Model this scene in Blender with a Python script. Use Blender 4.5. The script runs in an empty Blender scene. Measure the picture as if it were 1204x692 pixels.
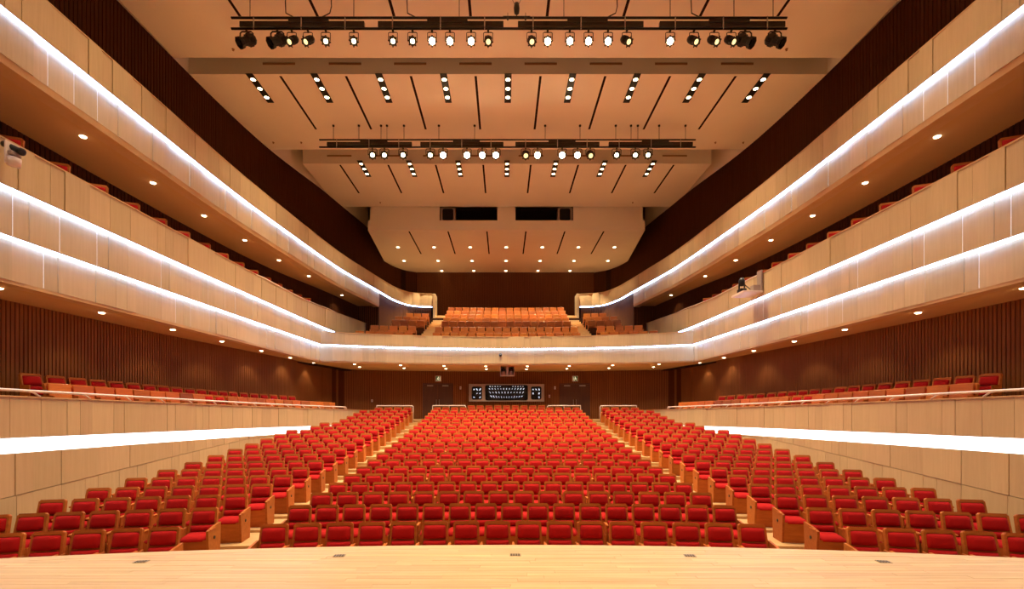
import bpy, bmesh, math, random
from mathutils import Vector, Matrix

random.seed(7)
PI = math.pi
C = bpy.context.scene.collection
SC = bpy.context.scene

# ------------------------------------------------------------------ camera, world, exposure
CH = 2.82                       # eye height above the floor of the first stalls row
FPX = 545.0
CAMX = -0.155
cam_d = bpy.data.cameras.new('camera')
cam = bpy.data.objects.new('camera', cam_d)
C.objects.link(cam)
cam.location = (CAMX, 0, CH)
cam.rotation_euler = (PI / 2, 0, 0)
cam_d.sensor_width = 36
cam_d.lens = FPX / 1204 * 36
cam_d.shift_x = 9.5 / 1204
cam_d.shift_y = 134.0 / 1204
cam_d.clip_end = 200
SC.camera = cam

w = bpy.data.worlds.new('world')
SC.world = w
w.use_nodes = True
w.node_tree.nodes['Background'].inputs[0].default_value = (1.0, 0.7, 0.42, 1)
w.node_tree.nodes['Background'].inputs[1].default_value = 0.0

SC.view_settings.view_transform = 'Standard'
SC.view_settings.look = 'None'
SC.view_settings.exposure = 0.0
SC.view_settings.gamma = 1.0
SC.view_settings.use_curve_mapping = False
SC.cycles.max_bounces = 8
SC.cycles.diffuse_bounces = 5
SC.cycles.glossy_bounces = 3
SC.cycles.sample_clamp_indirect = 6.0
SC.cycles.sample_clamp_direct = 0.0

# lamp powers (watts) and colours
WARM = (1.0, 0.77, 0.46)
P_HALL_STRIP = 270       # each of the nine strips over the middle of the hall
P_REAR_STRIP = 165       # each of the seven strips over the rear stalls
P_ADDED_STRIP = 28      # unseen strips added over the stage to light it
P_RIG = 90              # lit spotlights on the bars, aimed at the stage
P_SOFFIT = 46            # round downlights under the balconies
P_REAR_DOWN = 2700         # round downlights over the rear balcony
STRIP_W = (1.45, 1.35, 1.0, 0.6, 0.35)      # the strips nearer the axis are set brighter
E_LED = 19.0
E_SLOT = 3.0
E_LENS = 26.0


def H(h):
    return h + CH


# ------------------------------------------------------------------ materials
def new_mat(name):
    m = bpy.data.materials.new(name)
    m.use_nodes = True
    return m, m.node_tree.nodes, m.node_tree.links, m.node_tree.nodes['Principled BSDF']


def plain(name, col, rough=0.5, metal=0.0, spec=0.5):
    m, n, l, b = new_mat(name)
    b.inputs['Base Color'].default_value = (*col, 1)
    b.inputs['Roughness'].default_value = rough
    b.inputs['Metallic'].default_value = metal
    b.inputs['Specular IOR Level'].default_value = spec
    nz = n.new('ShaderNodeTexNoise')
    nz.inputs['Scale'].default_value = 9
    mp = n.new('ShaderNodeMapRange')
    mp.inputs[3].default_value = max(0.02, rough - 0.06)
    mp.inputs[4].default_value = min(1, rough + 0.06)
    l.new(nz.outputs[0], mp.inputs[0])
    l.new(mp.outputs[0], b.inputs['Roughness'])
    return m


def wood(name, c1, c2, rough=0.45, grain=(1, 1, 0.08), scale=14, vary=0.18, hue=0.0, bump=0.06, spec=0.4):
    """Fine-grained timber: stretched noise grain, each object a little lighter or darker."""
    m, n, l, b = new_mat(name)
    tc = n.new('ShaderNodeTexCoord')
    oi = n.new('ShaderNodeObjectInfo')
    mpg = n.new('ShaderNodeMapping')
    mpg.inputs['Scale'].default_value = grain
    l.new(tc.outputs['Object'], mpg.inputs[0])
    mul = n.new('ShaderNodeVectorMath'); mul.operation = 'MULTIPLY_ADD'
    cv = n.new('ShaderNodeCombineXYZ')
    for i in range(3):
        l.new(oi.outputs['Random'], cv.inputs[i])
    mul.inputs[1].default_value = (31, 17, 23)
    l.new(cv.outputs[0], mul.inputs[0])
    l.new(mpg.outputs[0], mul.inputs[2])
    nz = n.new('ShaderNodeTexNoise')
    nz.inputs['Scale'].default_value = scale
    nz.inputs['Detail'].default_value = 6
    nz.inputs['Roughness'].default_value = 0.6
    l.new(mul.outputs[0], nz.inputs['Vector'])
    cr = n.new('ShaderNodeValToRGB')
    cr.color_ramp.elements[0].position = 0.3
    cr.color_ramp.elements[1].position = 0.72
    cr.color_ramp.elements[0].color = (*c1, 1)
    cr.color_ramp.elements[1].color = (*c2, 1)
    l.new(nz.outputs[0], cr.inputs[0])
    hs = n.new('ShaderNodeHueSaturation')
    mr = n.new('ShaderNodeMapRange')
    mr.inputs[3].default_value = 1 - vary
    mr.inputs[4].default_value = 1 + vary
    l.new(oi.outputs['Random'], mr.inputs[0])
    l.new(mr.outputs[0], hs.inputs['Value'])
    if hue:
        mh = n.new('ShaderNodeMapRange')
        mh.inputs[3].default_value = 0.5 - hue
        mh.inputs[4].default_value = 0.5 + hue
        ma = n.new('ShaderNodeMath'); ma.operation = 'FRACT'
        mm = n.new('ShaderNodeMath'); mm.operation = 'MULTIPLY'; mm.inputs[1].default_value = 7.31
        l.new(oi.outputs['Random'], mm.inputs[0]); l.new(mm.outputs[0], ma.inputs[0])
        l.new(ma.outputs[0], mh.inputs[0]); l.new(mh.outputs[0], hs.inputs['Hue'])
    l.new(cr.outputs[0], hs.inputs['Color'])
    l.new(hs.outputs[0], b.inputs['Base Color'])
    b.inputs['Roughness'].default_value = rough
    b.inputs['Specular IOR Level'].default_value = spec
    if bump:
        bp = n.new('ShaderNodeBump')
        bp.inputs['Strength'].default_value = bump
        bp.inputs['Distance'].default_value = 0.01
        l.new(nz.outputs[0], bp.inputs['Height'])
        l.new(bp.outputs[0], b.inputs['Normal'])
    return m


def fabric(name, c1, c2):
    m, n, l, b = new_mat(name)
    tc = n.new('ShaderNodeTexCoord')
    nz = n.new('ShaderNodeTexNoise')
    nz.inputs['Scale'].default_value = 220
    nz.inputs['Detail'].default_value = 3
    l.new(tc.outputs['Object'], nz.inputs['Vector'])
    cr = n.new('ShaderNodeValToRGB')
    cr.color_ramp.elements[0].position = 0.35
    cr.color_ramp.elements[1].position = 0.7
    cr.color_ramp.elements[0].color = (*c1, 1)
    cr.color_ramp.elements[1].color = (*c2, 1)
    l.new(nz.outputs[0], cr.inputs[0])
    l.new(cr.outputs[0], b.inputs['Base Color'])
    b.inputs['Roughness'].default_value = 0.9
    b.inputs['Specular IOR Level'].default_value = 0.15
    b.inputs['Sheen Weight'].default_value = 0.08
    b.inputs['Sheen Tint'].default_value = (1, 0.25, 0.15, 1)
    bp = n.new('ShaderNodeBump')
    bp.inputs['Strength'].default_value = 0.15
    bp.inputs['Distance'].default_value = 0.004
    l.new(nz.outputs[0], bp.inputs['Height'])
    l.new(bp.outputs[0], b.inputs['Normal'])
    return m


def plaster(name, col):
    m, n, l, b = new_mat(name)
    tc = n.new('ShaderNodeTexCoord')
    nz = n.new('ShaderNodeTexNoise')
    nz.inputs['Scale'].default_value = 0.7
    nz.inputs['Detail'].default_value = 5
    l.new(tc.outputs['Object'], nz.inputs['Vector'])
    cr = n.new('ShaderNodeValToRGB')
    cr.color_ramp.elements[0].color = (*[c * 0.94 for c in col], 1)
    cr.color_ramp.elements[1].color = (*[min(1, c * 1.05) for c in col], 1)
    l.new(nz.outputs[0], cr.inputs[0])
    l.new(cr.outputs[0], b.inputs['Base Color'])
    b.inputs['Roughness'].default_value = 0.85
    b.inputs['Specular IOR Level'].default_value = 0.2
    return m


def glow(name, col, strength, sample=False):
    m, n, l, b = new_mat(name)
    b.inputs['Base Color'].default_value = (*col, 1)
    b.inputs['Emission Color'].default_value = (*col, 1)
    b.inputs['Emission Strength'].default_value = strength
    m.cycles.emission_sampling = 'FRONT_BACK' if sample else 'NONE'
    return m


M_PANEL = wood('maple_panel', (0.54, 0.40, 0.23), (0.61, 0.465, 0.275), 0.42, (6, 6, 0.35), 3.0, 0.07, 0.004, 0.02)
M_PANELB = wood('maple_backing', (0.50, 0.33, 0.19), (0.56, 0.38, 0.23), 0.5, (6, 6, 0.35), 3.0, 0.0, 0, 0.0)
M_TRIM = wood('maple_trim', (0.56, 0.35, 0.17), (0.62, 0.41, 0.21), 0.4, (1, 1, 1), 3.0, 0.02, 0, 0.0)
M_CEIL = plaster('ceiling_plaster', (0.86, 0.78, 0.68))
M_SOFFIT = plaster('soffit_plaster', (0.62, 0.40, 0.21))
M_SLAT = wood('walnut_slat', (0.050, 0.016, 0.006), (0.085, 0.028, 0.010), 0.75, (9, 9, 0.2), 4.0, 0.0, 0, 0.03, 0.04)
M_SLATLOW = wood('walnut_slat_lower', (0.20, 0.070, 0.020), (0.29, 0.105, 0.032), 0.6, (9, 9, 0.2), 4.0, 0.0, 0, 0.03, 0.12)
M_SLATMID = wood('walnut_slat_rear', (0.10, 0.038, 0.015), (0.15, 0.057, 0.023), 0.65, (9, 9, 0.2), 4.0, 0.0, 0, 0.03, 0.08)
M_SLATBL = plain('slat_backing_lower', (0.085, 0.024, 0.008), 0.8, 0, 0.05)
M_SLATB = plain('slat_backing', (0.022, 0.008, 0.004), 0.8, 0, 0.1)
M_SEATW = wood('seat_wood', (0.34, 0.092, 0.016), (0.47, 0.140, 0.028), 0.5, (0.4, 2, 2), 9.0, 0.16, 0.004, 0.03, 0.15)
M_BALW = wood('seat_underside_wood', (0.36, 0.078, 0.008), (0.48, 0.118, 0.014), 0.4, (0.4, 2, 2), 6.0, 0.42, 0.006, 0.02, 0.4)  # wide seat-to-seat tone spread also stands for light on differing tilts
M_BALW2 = wood('balcony_seat_wood', (0.27, 0.064, 0.005), (0.37, 0.095, 0.008), 0.45, (0.4, 2, 2), 6.0, 0.20, 0.006, 0.02, 0.3)
M_RED = fabric('red_fabric', (0.29, 0.004, 0.0055), (0.41, 0.007, 0.0085))
M_PLANK = wood('stage_plank', (0.58, 0.38, 0.19), (0.74, 0.53, 0.30), 0.38, (0.12, 2.2, 2), 9.0, 0.10, 0.006, 0.02)
M_AISLE = wood('aisle_wood', (0.44, 0.27, 0.12), (0.54, 0.35, 0.17), 0.42, (0.3, 3, 1), 6.0, 0.0, 0, 0.02)
M_DOOR = wood('door_wood', (0.075, 0.026, 0.012), (0.11, 0.04, 0.018), 0.4, (6, 6, 0.3), 3.0, 0.05, 0, 0.02)
M_BLACK = plain('black_metal', (0.012, 0.011, 0.010), 0.42, 0.2)
M_BODY = plain('lamp_black', (0.03, 0.026, 0.022), 0.35, 0.5)
M_STEEL = plain('steel', (0.45, 0.40, 0.34), 0.35, 0.9)
M_TRUNK = plain('trunking', (0.05, 0.042, 0.035), 0.22, 0.85)
M_SLOT = plain('dark_slot', (0.02, 0.008, 0.005), 0.9, 0, 0.1)
M_VENT = plain('vent_metal', (0.34, 0.18, 0.09), 0.6, 0.0)
M_WHITE = plain('white_enamel', (0.82, 0.70, 0.60), 0.35, 0, 0.5)
M_GREY = plain('grey_frame', (0.36, 0.27, 0.23), 0.5, 0)
M_PALE = plain('pale_housing', (0.72, 0.62, 0.58), 0.45, 0)
M_PLATE = plain('floor_plate', (0.40, 0.32, 0.20), 0.35, 0.8)
M_GLASS = plain('booth_glass', (0.006, 0.008, 0.012), 0.02, 0, 0.9)


def clear_glass(name):
    m, n, l, b = new_mat(name)
    tr = n.new('ShaderNodeBsdfTransparent')
    tr.inputs[0].default_value = (0.75, 0.78, 0.85, 1)
    gl = n.new('ShaderNodeBsdfGlossy')
    gl.inputs['Roughness'].default_value = 0.02
    fr = n.new('ShaderNodeFresnel')
    fr.inputs[0].default_value = 1.5
    mx = n.new('ShaderNodeMixShader')
    l.new(fr.outputs[0], mx.inputs[0])
    l.new(tr.outputs[0], mx.inputs[1])
    l.new(gl.outputs[0], mx.inputs[2])
    l.new(mx.outputs[0], n['Material Output'].inputs['Surface'])
    n.remove(b)
    return m


M_PANE = clear_glass('window_glass')
M_BOOTH = plain('booth_dark', (0.018, 0.016, 0.020), 0.7, 0, 0.2)
M_REFLECTION_DOT = glow('reflection_dot', (0.92, 0.95, 1.0), 0.9)  # glow standing in for lamps reflected in the window
M_GRILLE = plain('speaker_grille', (0.012, 0.009, 0.008), 0.8, 0, 0.2)
M_LED = glow('led_light', (0.36, 0.55, 1.0), E_LED, True)
M_SLOTLED = glow('led_slot_light', (0.86, 0.93, 1.0), E_SLOT, True)
M_JOINT_GLOW = glow('joint_leak_glow', (0.75, 0.86, 1.0), 1.6)  # emission imitates light leaking between the boards
M_LENS = glow('lamp_lens', (1.0, 0.74, 0.36), E_LENS)
M_LENSHOT = glow('lamp_lens_bright', (1.0, 0.80, 0.45), E_LENS * 3)
M_LENSDIM = glow('lamp_lens_dim', (1.0, 0.74, 0.34), 1.6)
M_DOWN = glow('downlight_lens', (1.0, 0.78, 0.46), 14.0)
M_EXIT = glow('exit_green', (0.03, 0.09, 0.03), 0.5)
M_EXITW = glow('exit_white', (0.85, 0.80, 0.55), 0.7)


# ------------------------------------------------------------------ mesh helpers
class MB:
    def __init__(self):
        self.v, self.f = [], []

    def add(self, vs, fs):
        o = len(self.v)
        self.v += [tuple(p) for p in vs]
        self.f += [tuple(i + o for i in f) for f in fs]
        return self

    def hexa(self, p):          # p: bottom 4 (ccw from above), top 4
        return self.add(p, [(3, 2, 1, 0), (4, 5, 6, 7), (0, 1, 5, 4), (1, 2, 6, 5), (2, 3, 7, 6), (3, 0, 4, 7)])

    def box(self, x0, x1, y0, y1, z0, z1):
        return self.hexa([(x0, y0, z0), (x1, y0, z0), (x1, y1, z0), (x0, y1, z0), (x0, y0, z1), (x1, y0, z1), (x1, y1, z1), (x0, y1, z1)])

    def cbox(self, c, s, r, M=None):
        """box with chamfered edges"""
        bm = bmesh.new()
        bmesh.ops.create_cube(bm, size=1.0)
        for v in bm.verts:
            v.co = Vector((v.co.x * s[0], v.co.y * s[1], v.co.z * s[2]))
        bmesh.ops.bevel(bm, geom=bm.edges[:], offset=r, segments=1, affect='EDGES')
        bm.verts.index_update()
        T = Matrix.Translation(Vector(c)) @ (M or Matrix.Identity(4))
        self.add([T @ v.co for v in bm.verts], [[v.index for v in f.verts] for f in bm.faces])
        bm.free()
        return self

    def tube(self, pts, r, n=8, cap=True):
        pts = [Vector(p) for p in pts]
        vs, fs = [], []
        up = Vector((0, 0, 1))
        prev = None
        for i, p in enumerate(pts):
            t = (pts[min(i + 1, len(pts) - 1)] - pts[max(i - 1, 0)]).normalized()
            if prev is None:
                a = t.cross(up)
                if a.length < 1e-3:
                    a = t.cross(Vector((1, 0, 0)))
                a.normalize()
            else:
                a = (prev - t * prev.dot(t)).normalized()
            prev = a
            b = t.cross(a)
            rr = r[i] if isinstance(r, (list, tuple)) else r
            for k in range(n):
                an = 2 * PI * k / n
                vs.append(p + a * math.cos(an) * rr + b * math.sin(an) * rr)
        for i in range(len(pts) - 1):
            for k in range(n):
                k2 = (k + 1) % n
                fs.append((i * n + k, i * n + k2, (i + 1) * n + k2, (i + 1) * n + k))
        if cap:
            fs.append(tuple(range(n - 1, -1, -1)))
            fs.append(tuple((len(pts) - 1) * n + k for k in range(n)))
        return self.add(vs, fs)

    def lathe(self, prof, M, n=14, cap=True):
        """profile of (radius, z) turned about local z, then placed by M"""
        vs, fs = [], []
        for r, z in prof:
            for k in range(n):
                an = 2 * PI * k / n
                vs.append(M @ Vector((r * math.cos(an), r * math.sin(an), z)))
        for i in range(len(prof) - 1):
            for k in range(n):
                k2 = (k + 1) % n
                fs.append((i * n + k, i * n + k2, (i + 1) * n + k2, (i + 1) * n + k))
        if cap:
            fs.append(tuple(range(n - 1, -1, -1)))
            fs.append(tuple((len(prof) - 1) * n + k for k in range(n)))
        return self.add(vs, fs)

    def cushion(self, w, h, t, M, nx=6, ny=5, topw=1.0):
        """padded slab in the local xz plane, bulging to -y"""
        vs, fs = [], []
        for side in (0, 1):
            for j in range(ny + 1):
                for i in range(nx + 1):
                    u, v = 2 * i / nx - 1, 2 * j / ny - 1
                    k = max(abs(u), abs(v))
                    b = (1 - abs(u) ** 5) * (1 - abs(v) ** 5)
                    su = u * (1 - 0.06 * abs(v) ** 6)
                    sv = v * (1 - 0.06 * abs(u) ** 6)
                    tw = 1 + (topw - 1) * (v + 1) / 2
                    y = -t * (0.35 + 0.65 * b ** 0.6) if side == 0 else 0.0
                    vs.append(M @ Vector((su * w / 2 * tw, y, sv * h / 2)))
        N = (nx + 1) * (ny + 1)
        for j in range(ny):
            for i in range(nx):
                a = j * (nx + 1) + i
                fs.append((a, a + 1, a + nx + 2, a + nx + 1))
                fs.append((N + a + nx + 1, N + a + nx + 2, N + a + 1, N + a))
        ring = [i for i in range(nx + 1)] + [(j + 1) * (nx + 1) + nx for j in range(ny)] + \
               [ny * (nx + 1) + nx - 1 - i for i in range(nx)] + [(ny - 1 - j) * (nx + 1) for j in range(ny - 1)]
        for q in range(len(ring)):
            a, b2 = ring[q], ring[(q + 1) % len(ring)]
            fs.append((b2, a, N + a, N + b2))
        return self.add(vs, fs)

    def mesh(self, name, mat, smooth=False):
        me = bpy.data.meshes.new(name)
        me.from_pydata(self.v, [], self.f)
        me.materials.append(mat)
        if smooth:
            me.polygons.foreach_set('use_smooth', [True] * len(me.polygons))
        me.update()
        return me

    def obj(self, name, mat, parent=None, smooth=False, kind=None):
        o = bpy.data.objects.new(name, self.mesh(name, mat, smooth))
        C.objects.link(o)
        if parent:
            o.parent = parent
        if kind:
            o['kind'] = kind
        return o


def tag(o, label, cat, group=None):
    o['label'] = label
    o['category'] = cat
    if group:
        o['group'] = group
    return o


def thing(name, label, cat, loc=(0, 0, 0), rz=0.0, group=None):
    o = bpy.data.objects.new(name, None)
    C.objects.link(o)
    o.location = loc
    o.rotation_euler = (0, 0, rz)
    o.empty_display_size = 0.1
    return tag(o, label, cat, group)


def struct(o):
    o['kind'] = 'structure'
    return o


def inst(name, mesh, parent, loc=None):
    o = bpy.data.objects.new(name, mesh)
    C.objects.link(o)
    o.parent = parent
    if loc:
        o.location = loc
    return o


def look_matrix(loc, direction):
    """local +z along direction"""
    d = Vector(direction).normalized()
    return Matrix.Translation(Vector(loc)) @ d.to_track_quat('Z', 'Y').to_matrix().to_4x4()


def area_light(name, loc, sx, sy, power, col=WARM, rot=(0, 0, 0), parent=None, spread=None):
    l = bpy.data.lights.new(name, 'AREA')
    l.shape = 'RECTANGLE'
    l.size, l.size_y = sx, sy
    l.energy = power
    l.color = col
    if spread:
        l.spread = spread
    o = bpy.data.objects.new(name, l)
    C.objects.link(o)
    o.location = loc
    o.rotation_euler = rot
    if parent:
        o.parent = parent
    return o


def spot_light(name, loc, target, power, angle, blend=0.6, col=WARM, r=0.06, parent=None):
    l = bpy.data.lights.new(name, 'SPOT')
    l.energy = power
    l.spot_size = angle
    l.spot_blend = blend
    l.color = col
    l.shadow_soft_size = r
    o = bpy.data.objects.new(name, l)
    C.objects.link(o)
    o.location = loc
    d = Vector(target) - Vector(loc)
    o.rotation_euler = d.to_track_quat('-Z', 'Y').to_euler()
    if parent:
        o.parent = parent
    return o


ORD = ['zeroth', 'first', 'second', 'third', 'fourth', 'fifth', 'sixth', 'seventh', 'eighth', 'ninth', 'tenth', 'eleventh', 'twelfth',
       'thirteenth', 'fourteenth', 'fifteenth', 'sixteenth', 'seventeenth', 'eighteenth', 'nineteenth', 'twentieth', 'twenty-first',
       'twenty-second', 'twenty-third', 'twenty-fourth', 'twenty-fifth', 'twenty-sixth', 'twenty-seventh', 'twenty-eighth', 'twenty-ninth', 'thirtieth']


# ------------------------------------------------------------------ plan curves
class Path:
    """smooth plan curve through (x, y) points, by arc length; sgn mirrors it to the other side; n = normal towards the hall"""

    def __init__(self, pts, sgn=1, facing='side'):
        P = [Vector((x * sgn, y)) for x, y in pts]
        out = []
        for i in range(len(P) - 1):
            p0, p1, p2, p3 = P[max(i - 1, 0)], P[i], P[i + 1], P[min(i + 2, len(P) - 1)]
            L = (p2 - p1).length
            # centripetal-ish tangents, scaled to the segment
            t1 = ((p2 - p1).normalized() + ((p1 - p0).normalized() if i > 0 else (p2 - p1).normalized())).normalized() * L
            t2 = ((p2 - p1).normalized() + ((p3 - p2).normalized() if i < len(P) - 2 else (p2 - p1).normalized())).normalized() * L
            n = max(4, int(L / 0.25))
            for k in range(n):
                u = k / n
                a = 2 * u**3 - 3 * u**2 + 1; b = u**3 - 2 * u**2 + u; c = -2 * u**3 + 3 * u**2; d = u**3 - u**2
                out.append(p1 * a + t1 * b + p2 * c + t2 * d)
        out.append(P[-1])
        self.p = out
        self.s = [0.0]
        for i in range(1, len(out)):
            self.s.append(self.s[-1] + (out[i] - out[i - 1]).length)
        self.L = self.s[-1]
        self.sgn = sgn

    def at(self, s):
        s = min(max(s, 0), self.L)
        lo, hi = 0, len(self.s) - 1
        while hi - lo > 1:
            m = (lo + hi) // 2
            if self.s[m] <= s:
                lo = m
            else:
                hi = m
        u = (s - self.s[lo]) / max(1e-9, self.s[hi] - self.s[lo])
        p = self.p[lo].lerp(self.p[hi], u)
        t = (self.p[hi] - self.p[lo]).normalized()
        n = Vector((-t.y, t.x)) * self.sgn
        return p, t, n

    def s_at_y(self, y):
        for i in range(1, len(self.p)):
            if self.p[i].y >= y:
                u = (y - self.p[i - 1].y) / max(1e-9, self.p[i].y - self.p[i - 1].y)
                return self.s[i - 1] + u * (self.s[i] - self.s[i - 1])
        return self.L

    def steps(self, s0, s1, ds):
        n = max(1, int(math.ceil((s1 - s0) / ds)))
        return [s0 + (s1 - s0) * i / n for i in range(n + 1)]


def val(f, y):
    return f(y) if callable(f) else f


def sweep(path, s0, s1, prof, ds=1.0, mb=None, cap=True):
    """closed profile of (offset towards the hall, height h or function of y) swept along a plan curve"""
    mb = mb or MB()
    ss = path.steps(s0, s1, ds)
    vs, fs = [], []
    n = len(prof)
    for s in ss:
        p, t, nn = path.at(s)
        for off, h in prof:
            q = p + nn * off
            vs.append((q.x, q.y, H(val(h, p.y))))
    for i in range(len(ss) - 1):
        for k in range(n):
            k2 = (k + 1) % n
            f = (i * n + k, i * n + k2, (i + 1) * n + k2, (i + 1) * n + k)
            fs.append(f if path.sgn > 0 else f[::-1])
    if cap:
        a, b = tuple(range(n)), tuple((len(ss) - 1) * n + k for k in range(n))
        fs.append(a[::-1] if path.sgn > 0 else a)
        fs.append(b if path.sgn > 0 else b[::-1])
    return mb.add(vs, fs)


def ribbon(path, s0, s1, a, b, ds=0.5):
    """open strip between two (offset, height) lines, facing the hall"""
    mb = MB()
    ss = path.steps(s0, s1, ds)
    vs, fs = [], []
    for s in ss:
        p, t, nn = path.at(s)
        for off, h in (a, b):
            q = p + nn * off
            vs.append((q.x, q.y, H(val(h, p.y))))
    for i in range(len(ss) - 1):
        f = (2 * i, 2 * i + 1, 2 * i + 3, 2 * i + 2)
        fs.append(f if path.sgn > 0 else f[::-1])
    return mb.add(vs, fs)


def panels(parent, path, s0, s1, off, hb, ht, mat, rng, lit=0.0, thick=0.05, proud=0.02, gap=0.004):
    """separate flat boards along a plan curve, each standing proud by its own amount; some joints get a glowing strip as light leaking from the channel"""
    s = s0
    since = 0.0
    while s < s1 - 0.1:
        wdt = rng.choice((0.31, 0.31, 0.34, 0.57, 0.6, 0.6, 0.92))
        e = min(s + wdt, s1)
        if s1 - e < 0.3:
            e = s1
        pr = rng.choice((0.0, 0.0, 0.5, 1.0)) * proud
        (p0, t0, n0), (p1, t1, n1) = path.at(s + gap), path.at(e - gap)
        a0, a1 = p0 + n0 * (off + pr), p1 + n1 * (off + pr)
        b0, b1 = p0 + n0 * (off - thick), p1 + n1 * (off - thick)
        h = [H(val(hb, p0.y)), H(val(hb, p1.y)), H(val(ht, p0.y)), H(val(ht, p1.y))]
        pts = [(a0.x, a0.y, h[0]), (a1.x, a1.y, h[1]), (b1.x, b1.y, h[1]), (b0.x, b0.y, h[0]),
               (a0.x, a0.y, h[2]), (a1.x, a1.y, h[3]), (b1.x, b1.y, h[3]), (b0.x, b0.y, h[2])]
        if path.sgn > 0:
            pts = [pts[i] for i in (3, 2, 1, 0, 7, 6, 5, 4)]
        MB().hexa(pts).obj('panel', mat, parent)
        since += e - s
        if lit and since > 0.55 and rng.random() < lit and e < s1 - 0.2:
            since = 0.0  # added glowing strip in place of light leaking through the joint
            (c0, u0, m0) = path.at(e)
            q0, q1 = c0 - u0 * 0.008 + m0 * (off - 0.004), c0 + u0 * 0.008 + m0 * (off - 0.004)
            z0, z1 = H(val(hb, c0.y)) + 0.02, H(val(ht, c0.y))
            f = (0, 1, 2, 3) if path.sgn < 0 else (3, 2, 1, 0)
            MB().add([(q0.x, q0.y, z0), (q1.x, q1.y, z0), (q1.x, q1.y, z1), (q0.x, q0.y, z1)], [f]).obj('joint_glow_strip', M_JOINT_GLOW, parent)
        s = e


def slats(parent, path, s0, s1, hb, ht, pitch=0.10, width=0.055, depth=0.035, mat=None):
    mb = MB()
    s = s0 + pitch / 2
    while s < s1 - pitch / 2:
        p, t, n = path.at(s)
        if True:
            a, b = p - t * width / 2, p + t * width / 2
            c, d = b + n * depth, a + n * depth
            z0, z1 = H(val(hb, p.y)), H(val(ht, p.y))
            q = [(v.x, v.y, z0) for v in (a, b, c, d)] + [(v.x, v.y, z1) for v in (a, b, c, d)]
            if path.sgn < 0:
                q = [q[i] for i in (3, 2, 1, 0, 7, 6, 5, 4)]
            mb.hexa(q)
        s += pitch
    return mb.obj('slat', mat or M_SLAT, parent, kind='stuff')


# stalls rake: height of the seat-back top of each row relative to the eye, and row distance on the axis
TOPH = [-1.936, -1.835, -1.775, -1.725, -1.662, -1.598, -1.520, -1.425, -1.327, -1.226, -1.116, -1.003, -0.887, -0.772, -0.650, -0.515,
        -0.375, -0.228, -0.075, 0.07, 0.20]
SEAT_H = 0.88
NROW = 21


def row_arc(k):
    return 7.0 + k, 38.0 + 1.5 * k      # k from 1


def row_pos(k, s):
    d, R = row_arc(k)
    th = s / R
    return R * math.sin(th), d - R + R * math.cos(th), th


def row_floor(k):
    return H(TOPH[k - 1] - SEAT_H)


# ================================================================== SETTING
# --- stalls floor: one stepped raked floor
mb = MB()
xs = [-9.8 + 19.6 * i / 40 for i in range(41)]


def arc_y(d, R, x):
    return d - R + math.sqrt(R * R - x * x)


lines = [(4.6, 30.0, 0.0)]
for k in range(1, NROW + 1):
    d, R = row_arc(k)
    z = row_floor(k)
    lines.append((d - 0.72, R, z))
for i, (d, R, z) in enumerate(lines):
    nd, nR, nz = lines[i + 1] if i + 1 < len(lines) else (33.0, 400.0, z)
    vs, fs = [], []
    for x in xs:
        ya = arc_y(d, R, x) if i else 4.4
        yb = arc_y(nd, nR, x)
        vs += [(x, ya, z), (x, yb, z), (x, yb, nz)]
    for q in range(len(xs) - 1):
        a, b = 3 * q, 3 * q + 3
        fs += [(a, b, b + 1, a + 1), (a + 1, b + 1, b + 2, a + 2)]
    mb.add(vs, fs)
floor = struct(mb.obj('floor', M_AISLE))

# --- stage: slab, planks, curved nosing
STG = -1.80


def stage_edge(x):
    return 6.10 - x * x / (2 * 34.7)


mb = MB()
vs, fs = [], []
for i in range(41):
    x = -11.5 + 23.0 * i / 40
    vs += [(x, stage_edge(x), H(STG) - 0.02), (x, stage_edge(x), 0.0), (x, -12.0, H(STG) - 0.02)]
for i in range(40):
    a, b = 3 * i, 3 * i + 3
    fs += [(a, a + 1, b + 1, b), (a + 2, a, b, b + 2)]
mb.add(vs, fs)
stage = struct(mb.obj('floor_stage', M_PLANK))
rng = random.Random(3)
PW = 0.082
y = 6.06
r = 0
while y > 4.3:
    xm = math.sqrt(max(0.0, 2 * 34.7 * (6.085 - y)))
    xm = min(xm, 7.2)
    x = -xm
    first = True
    while x < xm - 0.02:
        L = rng.uniform(0.9, 2.0) if not first else rng.uniform(0.4, 1.8)
        first = False
        e = min(x + L, xm)
        if xm - e < 0.3:
            e = xm
        dz = rng.uniform(-0.0008, 0.0008)
        MB().box(x + 0.0012, e - 0.0012, y - PW + 0.0012, y - 0.0012, H(STG) - 0.018, H(STG) + dz).obj('plank', M_PLANK, stage)
        x = e
    y -= PW
    r += 1
mb = MB()
vs, fs = [], []
for i in range(49):
    x = -11.4 + 22.8 * i / 48
    e = stage_edge(x)
    vs += [(x, e - 0.13, H(STG) + 0.001), (x, e + 0.02, H(STG) + 0.001), (x, e + 0.02, H(STG) - 0.05), (x, e - 0.13, H(STG) - 0.05)]
for i in range(48):
    for k in range(4):
        a, b = 4 * i + k, 4 * i + (k + 1) % 4
        fs.append((a, b, b + 4, a + 4)[::-1])
mb.add(vs, fs).obj('nosing', M_PLANK, stage)

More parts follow.
